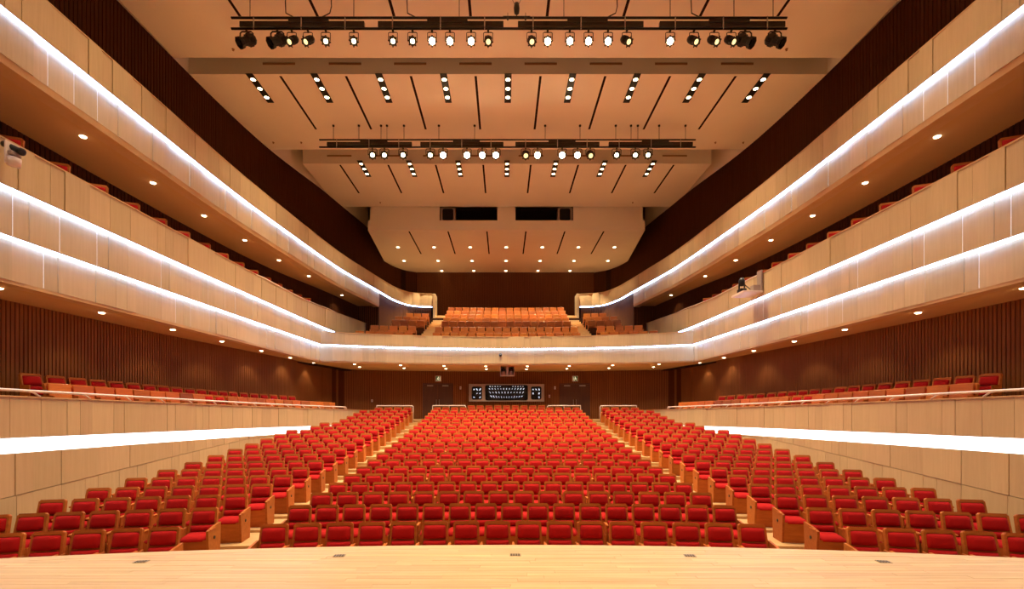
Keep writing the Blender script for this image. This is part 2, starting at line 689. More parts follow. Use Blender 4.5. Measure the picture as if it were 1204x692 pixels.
# --- side walls behind terraces, back wall of stalls
for sgn, side in ((-1, 'left'), (1, 'right')):
    p = Path([(11.6, 2.0), (11.6, 16), (11.3, 20), (11.0, 24), (10.95, 27.4)], sgn)
    wl = struct(sweep(p, 0, p.L, [(0, -3.2), (0, 2.75), (-0.3, 2.75), (-0.3, -3.2)], 1.0).obj('wall_terrace_' + side, M_SLATBL))
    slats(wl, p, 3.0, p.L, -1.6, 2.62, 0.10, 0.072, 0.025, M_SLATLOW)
pb = Path([(-10.95, 27.3), (-10.55, 29.1), (-9.0, 29.9), (-4.5, 30.8), (0, 31.1), (4.5, 30.8), (9.0, 29.9), (10.55, 29.1), (10.95, 27.3)], 1)
pb.sgn = -1            # travelling left to right: the hall is on the right-hand side
wl = struct(sweep(pb, 0, pb.L, [(0, -3.0), (0, 2.75), (-0.3, 2.75), (-0.3, -3.0)], 0.6).obj('wall_back', M_SLATBL))


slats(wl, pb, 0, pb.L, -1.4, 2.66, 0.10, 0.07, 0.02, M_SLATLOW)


def back_frame(x):
    """point on the back wall face at x, with local axes: along, out (to the hall)"""
    best = min(range(len(pb.p)), key=lambda i: abs(pb.p[i].x - x))
    pp, t, n = pb.at(pb.s[best])
    pp = pp + t * (x - pp.x)
    return pp, t, n


# --- upper outer walls (walnut slats) from the lower balcony up to the ceiling, one curve round the rear
UP = [(11.85, 2.0), (11.85, 17.2), (11.4, 22.2), (10.45, 26.5), (10.1, 28.5), (9.55, 31.6), (9.1, 34.65), (8.7, 35.9), (8.1, 36.9), (7.2, 37.5)]
for sgn, side in ((-1, 'left'), (1, 'right')):
    p = Path(UP, sgn)
    wl = struct(sweep(p, 0, p.L, [(0, 2.4), (0, 12.42), (-0.3, 12.42), (-0.3, 2.4)], 0.8).obj('wall_hall_' + side, M_SLATB))
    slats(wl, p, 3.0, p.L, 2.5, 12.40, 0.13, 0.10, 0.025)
    struct(sweep(p, 0, p.L, [(-0.02, 12.42), (-0.02, 15.0), (-0.3, 15.0), (-0.3, 12.42)], 0.8).obj('wall_upper_' + side, M_CEIL))
    # stage side wall and shell in front of the hall walls
    struct(MB().box(sgn * 11.85 if sgn > 0 else -12.15, 12.15 if sgn > 0 else -11.85, -12, 2.0, -0.2, H(15)).obj('wall_stage_' + side, M_PANEL))
pr = Path([(-7.2, 37.5), (0, 37.5), (7.2, 37.5)], 1)
pr.sgn = -1
wl = struct(sweep(pr, 0, pr.L, [(0, 3.0), (0, 15.0), (-0.3, 15.0), (-0.3, 3.0)], 1.0).obj('wall_rear', M_SLATBL))
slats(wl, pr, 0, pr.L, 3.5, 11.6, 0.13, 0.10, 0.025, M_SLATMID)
struct(MB().box(-12.2, 12.2, -12.3, -12.0, -0.2, H(15)).obj('wall_stage_back', M_PANEL))
struct(MB().box(-12.6, 12.6, -12.5, 38.2, H(15), H(15.2)).obj('ceiling_slab', M_CEIL))


# --- ceiling clouds A, B, C, D with dark slots
def slot_part(x, y0, y1, h, parent, wdt=0.09):
    MB().box(x - wdt / 2, x + wdt / 2, y0, y1, H(h) - 0.004, H(h) + 0.05).obj('slot', M_SLOT, parent)


HC = 12.4
A = struct(MB().box(-11.84, 11.84, -12.0, 16.4, H(HC), H(HC + 0.25)).obj('ceiling_front', M_CEIL))
for x in (-8.5, -6.05, -3.63, -1.21, 1.21, 3.63, 6.05, 8.5):
    slot_part(x, 10.6, 14.66, HC, A)
B = struct(MB().box(-11.84, 11.84, 17.2, 22.2, H(HC), H(HC + 2.4)).obj('ceiling_middle', M_CEIL))
for x in (-8.5, -6.05, -3.63, -1.21, 1.21, 3.63, 6.05, 8.5):
    slot_part(x, 17.3, 20.6, HC, B)
    MB().box(x - 0.6, x + 0.6, 17.185, 17.21, H(12.74), H(12.82)).obj('vent', M_VENT, B)
Cc = MB()
Cc.hexa([(-10.36, 23.5, H(HC)), (10.36, 23.5, H(HC)), (10.36, 28.5, H(HC)), (-10.36, 28.5, H(HC)),
         (-10.36, 23.5, H(HC + 2.4)), (10.36, 23.5, H(HC + 2.4)), (10.36, 28.5, H(HC + 2.4)), (-10.36, 28.5, H(HC + 2.4))])
Cc = struct(Cc.obj('ceiling_rear', M_CEIL))
for x in (-8.5, -6.05, -3.63, -1.21, 1.21, 3.63, 6.05, 8.5):
    slot_part(x, 23.6, 26.7, HC, Cc)
    MB().box(x - 0.62, x + 0.62, 23.485, 23.51, H(12.76), H(12.84)).obj('vent', M_VENT, Cc)
# D: lower cloud over the rear balcony, outline following the wall, fascia with two loudspeaker openings
HD = 11.0
out = [(-8.55, 28.6), (8.55, 28.6), (8.95, 33.0), (9.1, 34.65), (8.7, 35.9), (8.1, 36.9), (7.2, 37.5), (-7.2, 37.5), (-8.1, 36.9), (-8.7, 35.9), (-9.1, 34.65), (-8.95, 33.0)]
n = len(out)
mb = MB()
mb.add([(x, y, H(HD)) for x, y in out] + [(x, y, H(HD + 0.6)) for x, y in out],
       [tuple(range(n - 1, -1, -1)), tuple(range(n, 2 * n))] + [(i, (i + 1) % n, n + (i + 1) % n, n + i) for i in range(n)])
OX0, OX1 = 0.56, 4.12          # opening, from the axis outwards
for x0, x1 in ((-8.55, -OX1), (-OX0, OX0), (OX1, 8.55)):
    mb.box(x0, x1, 28.6, 28.75, H(HD + 0.6), H(HC + 0.3))
mb.box(-8.55, -8.4, 28.6, 36, H(HD + 0.6), H(HC + 2.4))
mb.box(8.4, 8.55, 28.6, 36, H(HD + 0.6), H(HC + 2.4))
D = struct(mb.obj('ceiling_balcony', M_CEIL))
for s in (-1, 1):
    a, b = sorted((s * OX0, s * OX1))
    rb = MB()
    rb.box(a, b, 29.5, 29.55, H(HD + 0.6), H(HC + 0.3))
    rb.box(a - 0.03, a, 28.62, 29.5, H(HD + 0.6), H(HC + 0.3)).box(b, b + 0.03, 28.62, 29.5, H(HD + 0.6), H(HC + 0.3))
    rb.box(a, b, 28.62, 29.5, H(HD + 0.58), H(HD + 0.602))
    rb.obj('recess', M_SLOT, D)
for x in (-6.05, -3.63, -1.21, 1.21, 3.63, 6.05):
    slot_part(x, 28.8, 33.0, HD, D, 0.09)


# --- balcony fronts ------------------------------------------------------------------------------------------------
LOW = [(9.75, 4.0), (9.76, 14), (9.75, 20), (9.70, 24.2), (9.55, 26.8), (9.25, 31.5)]
HI = [(9.78, 4.0), (9.80, 12), (9.78, 16.6), (9.60, 20), (9.17, 25.5), (8.62, 28.7), (8.33, 30.4), (7.85, 32.9), (7.05, 34.4), (5.46, 34.9)]
L3, L2, L1 = 3.35, 4.25, 7.64
LB, UB = 2.50, 6.72


def low_top(y):
    return 5.14 + max(0.0, y - 22) * 0.055


def up_top(y):
    return 8.5 + max(0.0, y - 30) * 0.02


LEDH, OV = 0.05, 0.11
rails = {}
for sgn, side in ((-1, 'left'), (1, 'right')):
    rng = random.Random(11)
    p = Path(LOW, sgn)
    sE, sC = p.L, p.s_at_y(24.3)
    # lower balcony front: carcass, three tiers of panels, two light lines, trim, soffit, floor
    body = sweep(p, 0, sE, [(OV - 0.05, L2 + 0.0), (OV - 0.05, lambda y: low_top(y) - 0.02), (-0.12, lambda y: low_top(y) - 0.02), (-0.12, L2)], 1.0)
    sweep(p, 0, sE, [(-0.04, L3), (-0.04, L2), (-0.2, L2), (-0.2, L3)], 1.0, body)
    sweep(p, 0, sC, [(-OV - 0.04, LB), (-OV - 0.04, L3), (-0.3, L3), (-0.3, LB)], 1.0, body)
    wl = struct(body.obj('wall_lower_balcony_' + side, M_PANELB))
    panels(wl, p, 3.0, sE, OV, L2, lambda y: low_top(y) - 0.03, M_PANEL, rng)
    panels(wl, p, 3.0, sE, 0.0, L3, L2 - LEDH, M_PANEL, rng, 0.75)
    panels(wl, p, 3.0, sC, -OV, LB + 0.02, L3 - LEDH, M_PANEL, rng, 0.75)
    ribbon(p, 2.0, sE, (0.0, L2 - LEDH), (OV - 0.005, L2 - 0.004)).obj('light_line', M_LED, wl)
    ribbon(p, 2.0, sC, (-OV, L3 - LEDH), (-0.005, L3 - 0.004)).obj('light_line', M_LED, wl)
    sweep(p, 2.0, sC, [(-OV - 0.005, LB - 0.05), (-OV - 0.005, LB + 0.02), (-0.4, LB + 0.02), (-0.4, LB - 0.05)], 1.0).obj('edge_trim', M_TRIM, wl)
    sweep(p, 2.0, sE, [(OV + 0.02, lambda y: low_top(y) - 0.03), (OV + 0.02, low_top), (-0.14, low_top), (-0.14, lambda y: low_top(y) - 0.03)], 1.0).obj('capping', M_TRIM, wl)
    # soffit under and floor over the lower side balcony
    vs, fs = [], []
    ow = Path(UP, sgn)
    ss = [sC * i / 24 for i in range(25)]
    for s in ss:
        q, t, nn = p.at(s)
        wq, _, _ = ow.at(ow.s_at_y(q.y))
        xo = sgn * max(abs(wq.x), 11.7) if q.y > 1 else wq.x
        vs += [(q.x - sgn * -0.2, q.y, H(LB)), (xo, q.y, H(LB)), (q.x - sgn * -0.1, q.y, H(4.62)), (xo, q.y, H(4.62))]
    for i in range(len(ss) - 1):
        a, b = 4 * i, 4 * i + 4
        fs += [(a, a + 1, b + 1, b), (a + 2, b + 2, b + 3, a + 3)]
    struct(MB().add(vs, fs).obj('ceiling_under_lower_balcony_' + side, M_SOFFIT))

    # upper tier
    rng = random.Random(23)
    p = Path(HI, sgn)
    sE, sG = p.L, p.s_at_y(30.4)
    body = sweep(p, 0, sE, [(OV - 0.05, L1), (OV - 0.05, lambda y: up_top(y) - 0.02), (-0.12, lambda y: up_top(y) - 0.02), (-0.12, L1)], 0.7)
    sweep(p, 0, sG, [(-0.04, UB), (-0.04, L1), (-0.25, L1), (-0.25, UB)], 0.7, body)
    wl = struct(body.obj('wall_upper_balcony_' + side, M_PANELB))
    panels(wl, p, 3.0, sE, OV, L1, lambda y: up_top(y) - 0.03, M_PANEL, rng)
    panels(wl, p, 3.0, sG, 0.0, UB + 0.08, L1 - LEDH, M_PANEL, rng, 0.7)
    ribbon(p, 2.0, sE - 0.12, (0.0, L1 - LEDH), (OV - 0.005, L1 - 0.004), 0.35).obj('light_line', M_LED, wl)
    sweep(p, 2.0, sG, [(-0.03, UB - 0.06), (-0.005, UB + 0.08), (-0.4, UB + 0.08), (-0.4, UB - 0.06)], 0.7).obj('edge_trim', M_TRIM, wl)
    sweep(p, 2.0, sE, [(OV + 0.02, lambda y: up_top(y) - 0.03), (OV + 0.02, up_top), (-0.14, up_top), (-0.14, lambda y: up_top(y) - 0.03)], 0.7).obj('capping', M_TRIM, wl)
    # end panel where the tier stops beside the balcony stair
    q, t, nn = p.at(sE)
    MB().box(min(q.x, q.x - sgn * 0.16), max(q.x, q.x - sgn * 0.16), q.y - 0.2, q.y + 0.8, H(6.3), H(up_top(35))).obj('end_panel', M_PANEL, wl)
    # walnut wall under the curved end
    inner = struct(sweep(p, sG, sE, [(-0.08, 3.4), (-0.08, L1 - 0.02), (-0.25, L1 - 0.02), (-0.25, 3.4)], 0.5).obj('wall_tier_end_' + side, M_SLATB))
    q2 = Path([(x, y) for x, y in HI], sgn)
    slats(inner, Path([(x + 0.07, y) for x, y in HI], sgn), sG, sE - 0.05, 3.5, L1 - 0.07, 0.13, 0.10, 0.025, M_SLATMID)
    # cross wall closing the tier passage
    pc = Path([(8.36, 30.45), (10.2, 30.45)], 1)
    tw = struct(MB().box(min(sgn * 8.36, sgn * 10.3), max(sgn * 8.36, sgn * 10.3), 30.45, 30.6, H(3.2), H(UB + 0.1)).obj('wall_tier_cross_' + side, M_SLATB))
    sm = MB()
    x = 8.42
    while x < 10.0:
        a, b = sorted((sgn * x, sgn * (x + 0.08)))
        sm.box(a, b, 30.42, 30.45, H(3.3), H(UB + 0.0))
        x += 0.13
    sm.obj('slat', M_SLATMID, tw, kind='stuff')
    # soffit and floor of the upper tier
    vs, fs = [], []
    ss = [sG * i / 30 for i in range(31)]
    for s in ss:
        q, t, nn = p.at(s)
        wq, _, _ = ow.at(ow.s_at_y(q.y))
        vs += [(q.x + sgn * 0.1, q.y, H(UB)), (wq.x, q.y, H(UB)), (q.x + sgn * 0.1, q.y, H(7.6)), (wq.x, q.y, H(7.6))]
    for i in range(len(ss) - 1):
        a, b = 4 * i, 4 * i + 4
        fs += [(a, a + 1, b + 1, b), (a + 2, b + 2, b + 3, a + 3)]
    struct(MB().add(vs, fs).obj('ceiling_under_upper_balcony_' + side, M_SOFFIT))
    vs, fs = [], []
    ss = [sG + (sE - sG) * i / 16 for i in range(17)]
    for s in ss:
        q, t, nn = p.at(s)
        wq, _, _ = ow.at(ow.s_at_y(q.y + 0.6))
        ox = wq.x if abs(wq.x) > abs(q.x) else q.x
        vs += [(q.x, q.y, H(7.6)), (ox, q.y + (1.5 if s > sE - 2.5 else 0.0), H(7.6))]
    for i in range(len(ss) - 1):
        fs.append((2 * i, 2 * i + 2, 2 * i + 3, 2 * i + 1))
    struct(MB().add(vs, fs).obj('floor_upper_tier_' + side, M_SOFFIT))

# --- centre balcony front: arc
RB = 28.0


def bal_arc(x, d=26.0):
    return d - RB + math.sqrt(RB * RB - x * x)


pc = Path([(x, bal_arc(x)) for x in (-9.78, -7, -3.5, 0, 3.5, 7, 9.78)], 1)
pc.sgn = -1
BT = 4.02
body = sweep(pc, 0, pc.L, [(OV - 0.05, L3), (OV - 0.05, BT - 0.02), (-0.12, BT - 0.02), (-0.12, L3)], 0.8)
sweep(pc, 0, pc.L, [(-0.04, LB), (-0.04, L3), (-0.25, L3), (-0.25, LB)], 0.8, body)
wl = struct(body.obj('wall_centre_balcony', M_PANELB))
rng = random.Random(31)
panels(wl, pc, 0.0, pc.L, OV, L3, BT - 0.03, M_PANEL, rng)
panels(wl, pc, 0.0, pc.L, 0.0, LB + 0.02, L3 - LEDH, M_PANEL, rng)
ribbon(pc, 0.0, pc.L, (0.0, L3 - LEDH), (OV - 0.005, L3 - 0.004)).obj('light_line', M_LED, wl)
sweep(pc, 0.0, pc.L, [(-0.02, LB - 0.05), (-0.005, LB + 0.02), (-0.4, LB + 0.02), (-0.4, LB - 0.05)], 0.8).obj('edge_trim', M_TRIM, wl)
sweep(pc, 0.0, pc.L, [(OV + 0.02, BT - 0.03), (OV + 0.02, BT), (-0.14, BT), (-0.14, BT - 0.03)], 0.8).obj('capping', M_TRIM, wl)
vs, fs = [], []
for i in range(41):
    x = -11.6 + 23.2 * i / 40
    yb = 31.5 if abs(x) < 9.7 else 30
    xc = max(-9.75, min(9.75, x))
    y0 = bal_arc(xc) + 0.05 if abs(x) <= 9.75 else 24.2
    vs += [(x, y0, H(LB - 0.02)), (x, 31.5, H(LB - 0.02))]
for i in range(40):
    fs.append((2 * i, 2 * i + 1, 2 * i + 3, 2 * i + 2))
struct(MB().add(vs, fs).obj('ceiling_under_centre_balcony', M_SOFFIT))

# --- rear balcony stepped floor and its two stairs
BROWS = [(27.3, 4.43), (28.3, 4.94), (31.2, 5.84), (32.1, 6.24), (33.0, 6.66), (33.9, 7.09), (34.8, 7.53)]
mb = MB()
edges = [(26.1, 3.55)] + [(d - 0.7, t - SEAT_H) for d, t in BROWS]
for i, (d, h) in enumerate(edges):
    nd = edges[i + 1][0] if i + 1 < len(edges) else 37.6
    nh = edges[i + 1][1] if i + 1 < len(edges) else h
    hw = 9.4 if d < 29 else (8.4 if d < 32 else 7.6)
    if d > 26.2:
        mb.box(-hw, hw, d, nd, H(h) - 0.6, H(h))
    else:
        for q in range(20):
            xa, xb = -9.5 + 0.95 * q, -9.5 + 0.95 * (q + 1)
            mb.add([(xa, bal_arc(xa) + 0.1, H(h)), (xb, bal_arc(xb) + 0.1, H(h)), (xb, nd, H(h)), (xa, nd, H(h))], [(0, 1, 2, 3)])
bf = struct(mb.obj('floor_rear_balcony', M_SLATB))
for s in (-1, 1):
    a, b = sorted((s * 4.48, s * 5.3))
    for i in range(15):
        d0 = 26.3 + i * 0.66
        hh = 3.70 + (d0 - 26.3) / 8.5 * 3.15
        MB().box(a, b, d0, d0 + 0.68, H(hh) - 0.3, H(hh)).obj('stair_step', M_AISLE, bf)
# dark front of the upper block, between the two parts of the balcony
for x0, x1 in ((-4.42, 4.42), (-7.3, -5.4), (5.4, 7.3)):
    MB().box(x0, x1, 30.34, 30.42, H(4.9), H(5.28)).obj('kick_panel', M_SLAT, bf)

# --- terraces beside the stalls: curved front wall with a luminous slot
PAR = [(9.40, 4.2), (9.40, 19), (9.12, 21), (8.68, 23), (8.42, 25), (8.38, 28.5)]


def par_top(y):
    return 0.25 - 0.0176 * (y - 8.5)


def slot_mid(y):
    return -0.70 - 0.020 * (y - 8.5)


def par_base(y):
    k = min(max(int(y - 6.8), 1), NROW)
    return TOPH[k - 1] - SEAT_H - 0.3


def ramp_line(y):
    return -1.68 + (y - 8.5) * 0.068


for sgn, side in ((-1, 'left'), (1, 'right')):
    p = Path(PAR, sgn)
    rng = random.Random(41)
    st = lambda y: slot_mid(y) + 0.145
    sb = lambda y: slot_mid(y) - 0.145
    body = sweep(p, 0, p.L, [(-0.04, st), (-0.04, lambda y: par_top(y) - 0.02), (-0.16, lambda y: par_top(y) - 0.02), (-0.16, st)], 1.0)
    sweep(p, 0, p.L, [(-0.1, sb), (-0.1, st), (-0.16, st), (-0.16, sb)], 1.0, body)
    sweep(p, 0, p.L, [(-0.04, -3.0), (-0.04, sb), (-0.16, sb), (-0.16, -3.0)], 1.0, body)
    wl = struct(body.obj('wall_terrace_front_' + side, M_PANELB))
    panels(wl, p, 1.0, p.L, 0.0, st, lambda y: par_top(y) - 0.02, M_PANEL, rng, proud=0.012)
    rl = lambda y: min(ramp_line(y), sb(y) - 0.06)
    panels(wl, p, 1.0, p.L, 0.0, lambda y: rl(y) + 0.006, sb, M_PANEL, rng, proud=0.012)
    panels(wl, p, 1.0, p.L, 0.0, -2.9, lambda y: rl(y) - 0.006, M_PANEL, rng, proud=0.0)
    ribbon(p, 1.0, p.L, (-0.05, sb), (-0.05, st)).obj('light_line', M_SLOTLED, wl)
    sweep(p, 0.5, p.L, [(0.03, lambda y: par_top(y) - 0.025), (0.03, par_top), (-0.18, par_top), (-0.18, lambda y: par_top(y) - 0.025)], 1.0).obj('capping', M_TRIM, wl)
    # terrace floor: two steps
    tf = sweep(p, 0.5, p.L, [(-0.16, -0.9), (-0.16, lambda y: par_top(y) - 0.53), (-0.95, lambda y: par_top(y) - 0.53), (-0.95, lambda y: par_top(y) - 0.27), (-2.9, lambda y: par_top(y) - 0.27), (-2.9, -0.9)], 1.0)
    struct(tf.obj('floor_terrace_' + side, M_AISLE))

# ================================================================== FIXTURES AND OPENINGS
# doors
for i, x in enumerate((-4.55, 4.55)):
    q, t, n = back_frame(x)
    ang = math.atan2(t.y, t.x)
    d = bpy.data.objects.new('door_%d' % (i + 1), None)
    C.objects.link(d)
    d.location = (q.x + n.x * 0.0, q.y + n.y * 0.0, row_floor(21))
    d.rotation_euler = (0, 0, ang)
    d['kind'] = 'structure'
    fr = MB()
    fr.box(-1.0, -0.92, -0.1, 0.05, 0, 2.36).box(0.92, 1.0, -0.1, 0.05, 0, 2.36).box(-0.92, 0.92, -0.1, 0.05, 2.28, 2.36)
    fr.obj('door_frame', M_DOOR, d)
    for s in (-1, 1):
        a, b = sorted((s * 0.006, s * 0.92))
        lf = MB().box(a, b, -0.06, 0.0, 0.0, 2.28).obj('door_leaf', M_DOOR, d)
        MB().tube([(s * 0.09, -0.06, 0.85), (s * 0.09, -0.11, 0.87), (s * 0.09, -0.11, 1.25), (s * 0.09, -0.06, 1.27)], 0.014, 6).obj('handle', M_STEEL, lf)
        MB().box(s * 0.5 - 0.2, s * 0.5 + 0.2, -0.1, -0.06, 2.16, 2.22).obj('closer', M_STEEL, lf)
# exit signs
for i, x in enumerate((-4.52, 4.58)):
    q, t, n = back_frame(x)
    ang = math.atan2(t.y, t.x)
    e = thing('exit_sign', 'small green running figure exit sign above the %s dark double door' % ('left', 'right')[i], 'sign',
              (q.x + n.x * 0.05, q.y + n.y * 0.05, H(1.80)), ang, 'exit signs above the back doors')
    hs = MB().box(-0.19, 0.19, -0.05, 0.03, 0, 0.36).obj('housing', M_WHITE, e)
    MB().box(-0.155, 0.155, -0.056, -0.05, 0.03, 0.33).obj('face', M_EXIT, e)
    f = -1 if i else 1
    g = MB()
    g.box(-0.02 + f * 0.02, 0.03 + f * 0.02, -0.06, -0.056, 0.26, 0.31)
    for a, b, wd in (((0.0, 0.25), (-0.03, 0.16), 0.022), ((-0.03, 0.16), (0.05, 0.12), 0.016), ((0.05, 0.12), (0.03, 0.05), 0.016),
                     ((-0.03, 0.16), (-0.10, 0.07), 0.016), ((0.0, 0.24), (0.08, 0.20), 0.013), ((0.0, 0.24), (-0.08, 0.20), 0.013)):
        A0, B0 = Vector((a[0] * f, a[1])), Vector((b[0] * f, b[1]))
        tt = (B0 - A0).normalized(); nn = Vector((-tt.y, tt.x)) * wd
        P4 = [A0 + nn, A0 - nn, B0 - nn, B0 + nn]
        g.add([(v.x, -0.06, v.y) for v in P4] + [(v.x, -0.056, v.y) for v in P4], [(0, 1, 2, 3), (7, 6, 5, 4), (0, 4, 5, 1), (1, 5, 6, 2), (2, 6, 7, 3), (3, 7, 4, 0)])
    g.box(f * 0.12 - 0.012, f * 0.12 + 0.012, -0.06, -0.056, 0.05, 0.31)
    g.obj('running_figure', M_EXITW, e)

# control room window: grey frame with a wide and two narrow dark panes leaning back
wn = bpy.data.objects.new('window_1', None)
C.objects.link(wn)
wn.location = (0.02, 30.80, H(0.47))
wn['kind'] = 'structure'


def rounded(x0, x1, z0, z1, r, n=4):
    out = []
    for cx, cz, a0 in ((x1 - r, z1 - r, 0), (x0 + r, z1 - r, PI / 2), (x0 + r, z0 + r, PI), (x1 - r, z0 + r, 1.5 * PI)):
        for k in range(n + 1):
            a = a0 + PI / 2 * k / n
            out.append((cx + r * math.cos(a), cz + r * math.sin(a)))
    return out


def frame_plate(mb, x0, x1, z0, z1, hole, y0, y1):
    """plate with one rounded hole (outer ring matched to the hole's points)"""
    hp = rounded(*hole)
    n = len(hp)
    cx, cz = (hole[0] + hole[1]) / 2, (hole[2] + hole[3]) / 2
    q = n // 4
    corners = [(x1, z1), (x0, z1), (x0, z0), (x1, z0)]
    op = []
    for k in range(n):
        op.append(corners[k // q])
    vs = [(x, y0, z) for x, z in hp] + [(x, y0, z) for x, z in op] + [(x, y1, z) for x, z in hp] + [(x, y1, z) for x, z in op]
    fs = []
    for k in range(n):
        k2 = (k + 1) % n
        if op[k] == op[k2]:
            fs.append((k, k2, n + k))
        else:
            fs.append((k, k2, n + k2, n + k))
            fs.append((n + k, n + k2, 3 * n + k2, 3 * n + k))
        fs.append((k2, k, 2 * n + k, 2 * n + k2))
    mb.add(vs, fs)


wf = MB()
cols = [(-2.5, -1.47, (-2.32, -1.62, 0.12, 1.0, 0.12)), (-1.47, 1.47, (-1.42, 1.42, 0.06, 1.1, 0.12)), (1.47, 2.5, (1.62, 2.32, 0.12, 1.0, 0.12))]
for x0, x1, hole in cols:
    frame_plate(wf, x0, x1, 0.0, 1.16, hole, -0.10, 0.15)
wf.obj('window_frame', M_GREY, wn)
tilt = math.radians(2.0)
for x0, x1, hole in cols:
    hz = 1.2
    zc = 0.56
    dy = math.tan(tilt) * 0.62
    MB().hexa([(x0 + .02, 0.02 - dy + 0.08, -0.02), (x1 - .02, 0.02 - dy + 0.08, -0.02), (x1 - .02, 0.04 - dy + 0.08, -0.02), (x0 + .02, 0.04 - dy + 0.08, -0.02),
               (x0 + .02, 0.02 + dy + 0.08, 1.16), (x1 - .02, 0.02 + dy + 0.08, 1.16), (x1 - .02, 0.04 + dy + 0.08, 1.16), (x0 + .02, 0.04 + dy + 0.08, 1.16)]).obj('pane', M_PANE, wn)

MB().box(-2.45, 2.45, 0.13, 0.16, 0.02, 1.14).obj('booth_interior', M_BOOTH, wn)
lt = MB()  # added glowing dots behind the glass, in place of reflected lamps
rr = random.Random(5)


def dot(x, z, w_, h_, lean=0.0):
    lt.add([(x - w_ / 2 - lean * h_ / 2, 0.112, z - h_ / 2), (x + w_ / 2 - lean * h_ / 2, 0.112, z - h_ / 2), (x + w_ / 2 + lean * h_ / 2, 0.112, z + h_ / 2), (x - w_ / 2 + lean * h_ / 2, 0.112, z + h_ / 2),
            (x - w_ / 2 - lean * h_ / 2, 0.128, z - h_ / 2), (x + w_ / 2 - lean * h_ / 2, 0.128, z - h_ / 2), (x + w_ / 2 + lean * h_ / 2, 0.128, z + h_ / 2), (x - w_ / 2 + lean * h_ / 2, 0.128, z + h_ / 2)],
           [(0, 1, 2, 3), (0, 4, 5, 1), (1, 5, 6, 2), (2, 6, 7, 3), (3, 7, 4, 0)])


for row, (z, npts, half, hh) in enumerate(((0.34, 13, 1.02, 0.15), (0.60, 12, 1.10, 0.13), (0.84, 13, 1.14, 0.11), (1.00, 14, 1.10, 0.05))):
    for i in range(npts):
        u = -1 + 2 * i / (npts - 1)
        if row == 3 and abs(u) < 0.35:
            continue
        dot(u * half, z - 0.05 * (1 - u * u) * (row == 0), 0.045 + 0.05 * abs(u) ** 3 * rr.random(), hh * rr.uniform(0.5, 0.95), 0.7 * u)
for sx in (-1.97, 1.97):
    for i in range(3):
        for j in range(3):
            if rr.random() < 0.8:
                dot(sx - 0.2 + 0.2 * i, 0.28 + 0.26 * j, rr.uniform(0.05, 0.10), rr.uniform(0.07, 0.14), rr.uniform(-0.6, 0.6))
lt.obj('reflection_dot', M_REFLECTION_DOT, wn, kind='stuff')

# small wall plates on the back wall
for i, (px, py) in enumerate(((541, 455.5), (653, 455.5), (646.5, 465.5), (441, 471))):
    x = (px - 592.5) * 30.7 / FPX + CAMX
    q, t, n = back_frame(x)
    ang = math.atan2(t.y, t.x)
    lab = ['small white wall plate left of the control room window', 'upper white wall plate between control room window and right door',
           'lower white wall plate just right of the control room window', 'white wall plate left of the left double door'][i]
    o = thing('wall_plate', lab, 'switch', (q.x, q.y, H((480 - py) * 30.7 / FPX)), ang)
    MB().cbox((0, -0.045, 0), (0.11, 0.05, 0.2 if i < 3 else 0.16), 0.01).obj('plate', M_PALE, o)
    MB().cbox((0, -0.075, 0), (0.05, 0.012, 0.08), 0.004).obj('rocker', M_GREY, o)

# round downlights
m_ring = MB().lathe([(0.09, 0.0), (0.09, -0.006), (0.075, -0.008), (0.072, 0.0)], Matrix.Identity(4), 14, False).mesh('ring', M_WHITE, True)
m_dl = MB().lathe([(0.073, -0.004), (0.07, -0.018), (0.045, -0.032), (0.012, -0.036)], Matrix.Identity(4), 14, True).mesh('lens', M_DOWN)
m_ringR = MB().lathe([(0.14, 0.0), (0.14, -0.015), (0.105, -0.018), (0.10, 0.0)], Matrix.Identity(4), 14, False).mesh('ring', M_WHITE, True)
m_dlR = MB().lathe([(0.104, -0.004), (0.10, -0.022), (0.06, -0.04), (0.015, -0.045)], Matrix.Identity(4), 14, True).mesh('lens', M_DOWN)


def downlight(x, y, h, label, group, power, ang=110, big=False, lean=0.0):
    o = thing('downlight', label, 'ceiling light', (x, y, H(h)), 0, group)
    inst('ring', m_ringR if big else m_ring, o)
    inst('lens', m_dlR if big else m_dl, o)
    if power:
        spot_light('downlight_bulb', (0, 0, -0.08), (0, -lean, -1.08), power, math.radians(ang), 0.5, WARM, 0.06, o)
    return o


for sgn, side in ((-1, 'left'), (1, 'right')):
    for i, d in enumerate((9.6, 12.06, 14.65, 17.2, 20.0, 22.7, 25.2)):
        downlight(sgn * (10.62 if i < 6 else 10.5), d, LB - 0.001, 'round downlight in the soffit of the lower %s balcony, %s from the stage' % (side, ORD[i + 1]),
                  'downlights under the lower %s balcony' % side, P_SOFFIT)
    for i, (d, x) in enumerate(((11.45, 10.55), (13.8, 10.6), (16.15, 10.6), (18.5, 10.5), (21.0, 10.35), (23.5, 10.05), (27.45, 9.75))):
        downlight(sgn * x, d, UB - 0.001, 'round downlight in the soffit of the upper %s balcony, %s from the stage' % (side, ORD[i + 1]),
                  'downlights under the upper %s balcony' % side, P_SOFFIT)
for j in range(2):
    for i in range(8):
        x = (i - 3.5) * (2.42 if j == 0 else 2.5)
        y = bal_arc(x) + (1.1 if j == 0 else 3.0)
        downlight(x, y, LB - 0.022, 'round downlight under the centre balcony, %s row, %s from the left' % (('front', 'back')[j], ORD[i + 1]),
                  'downlights under the centre balcony', P_SOFFIT * 3.6)
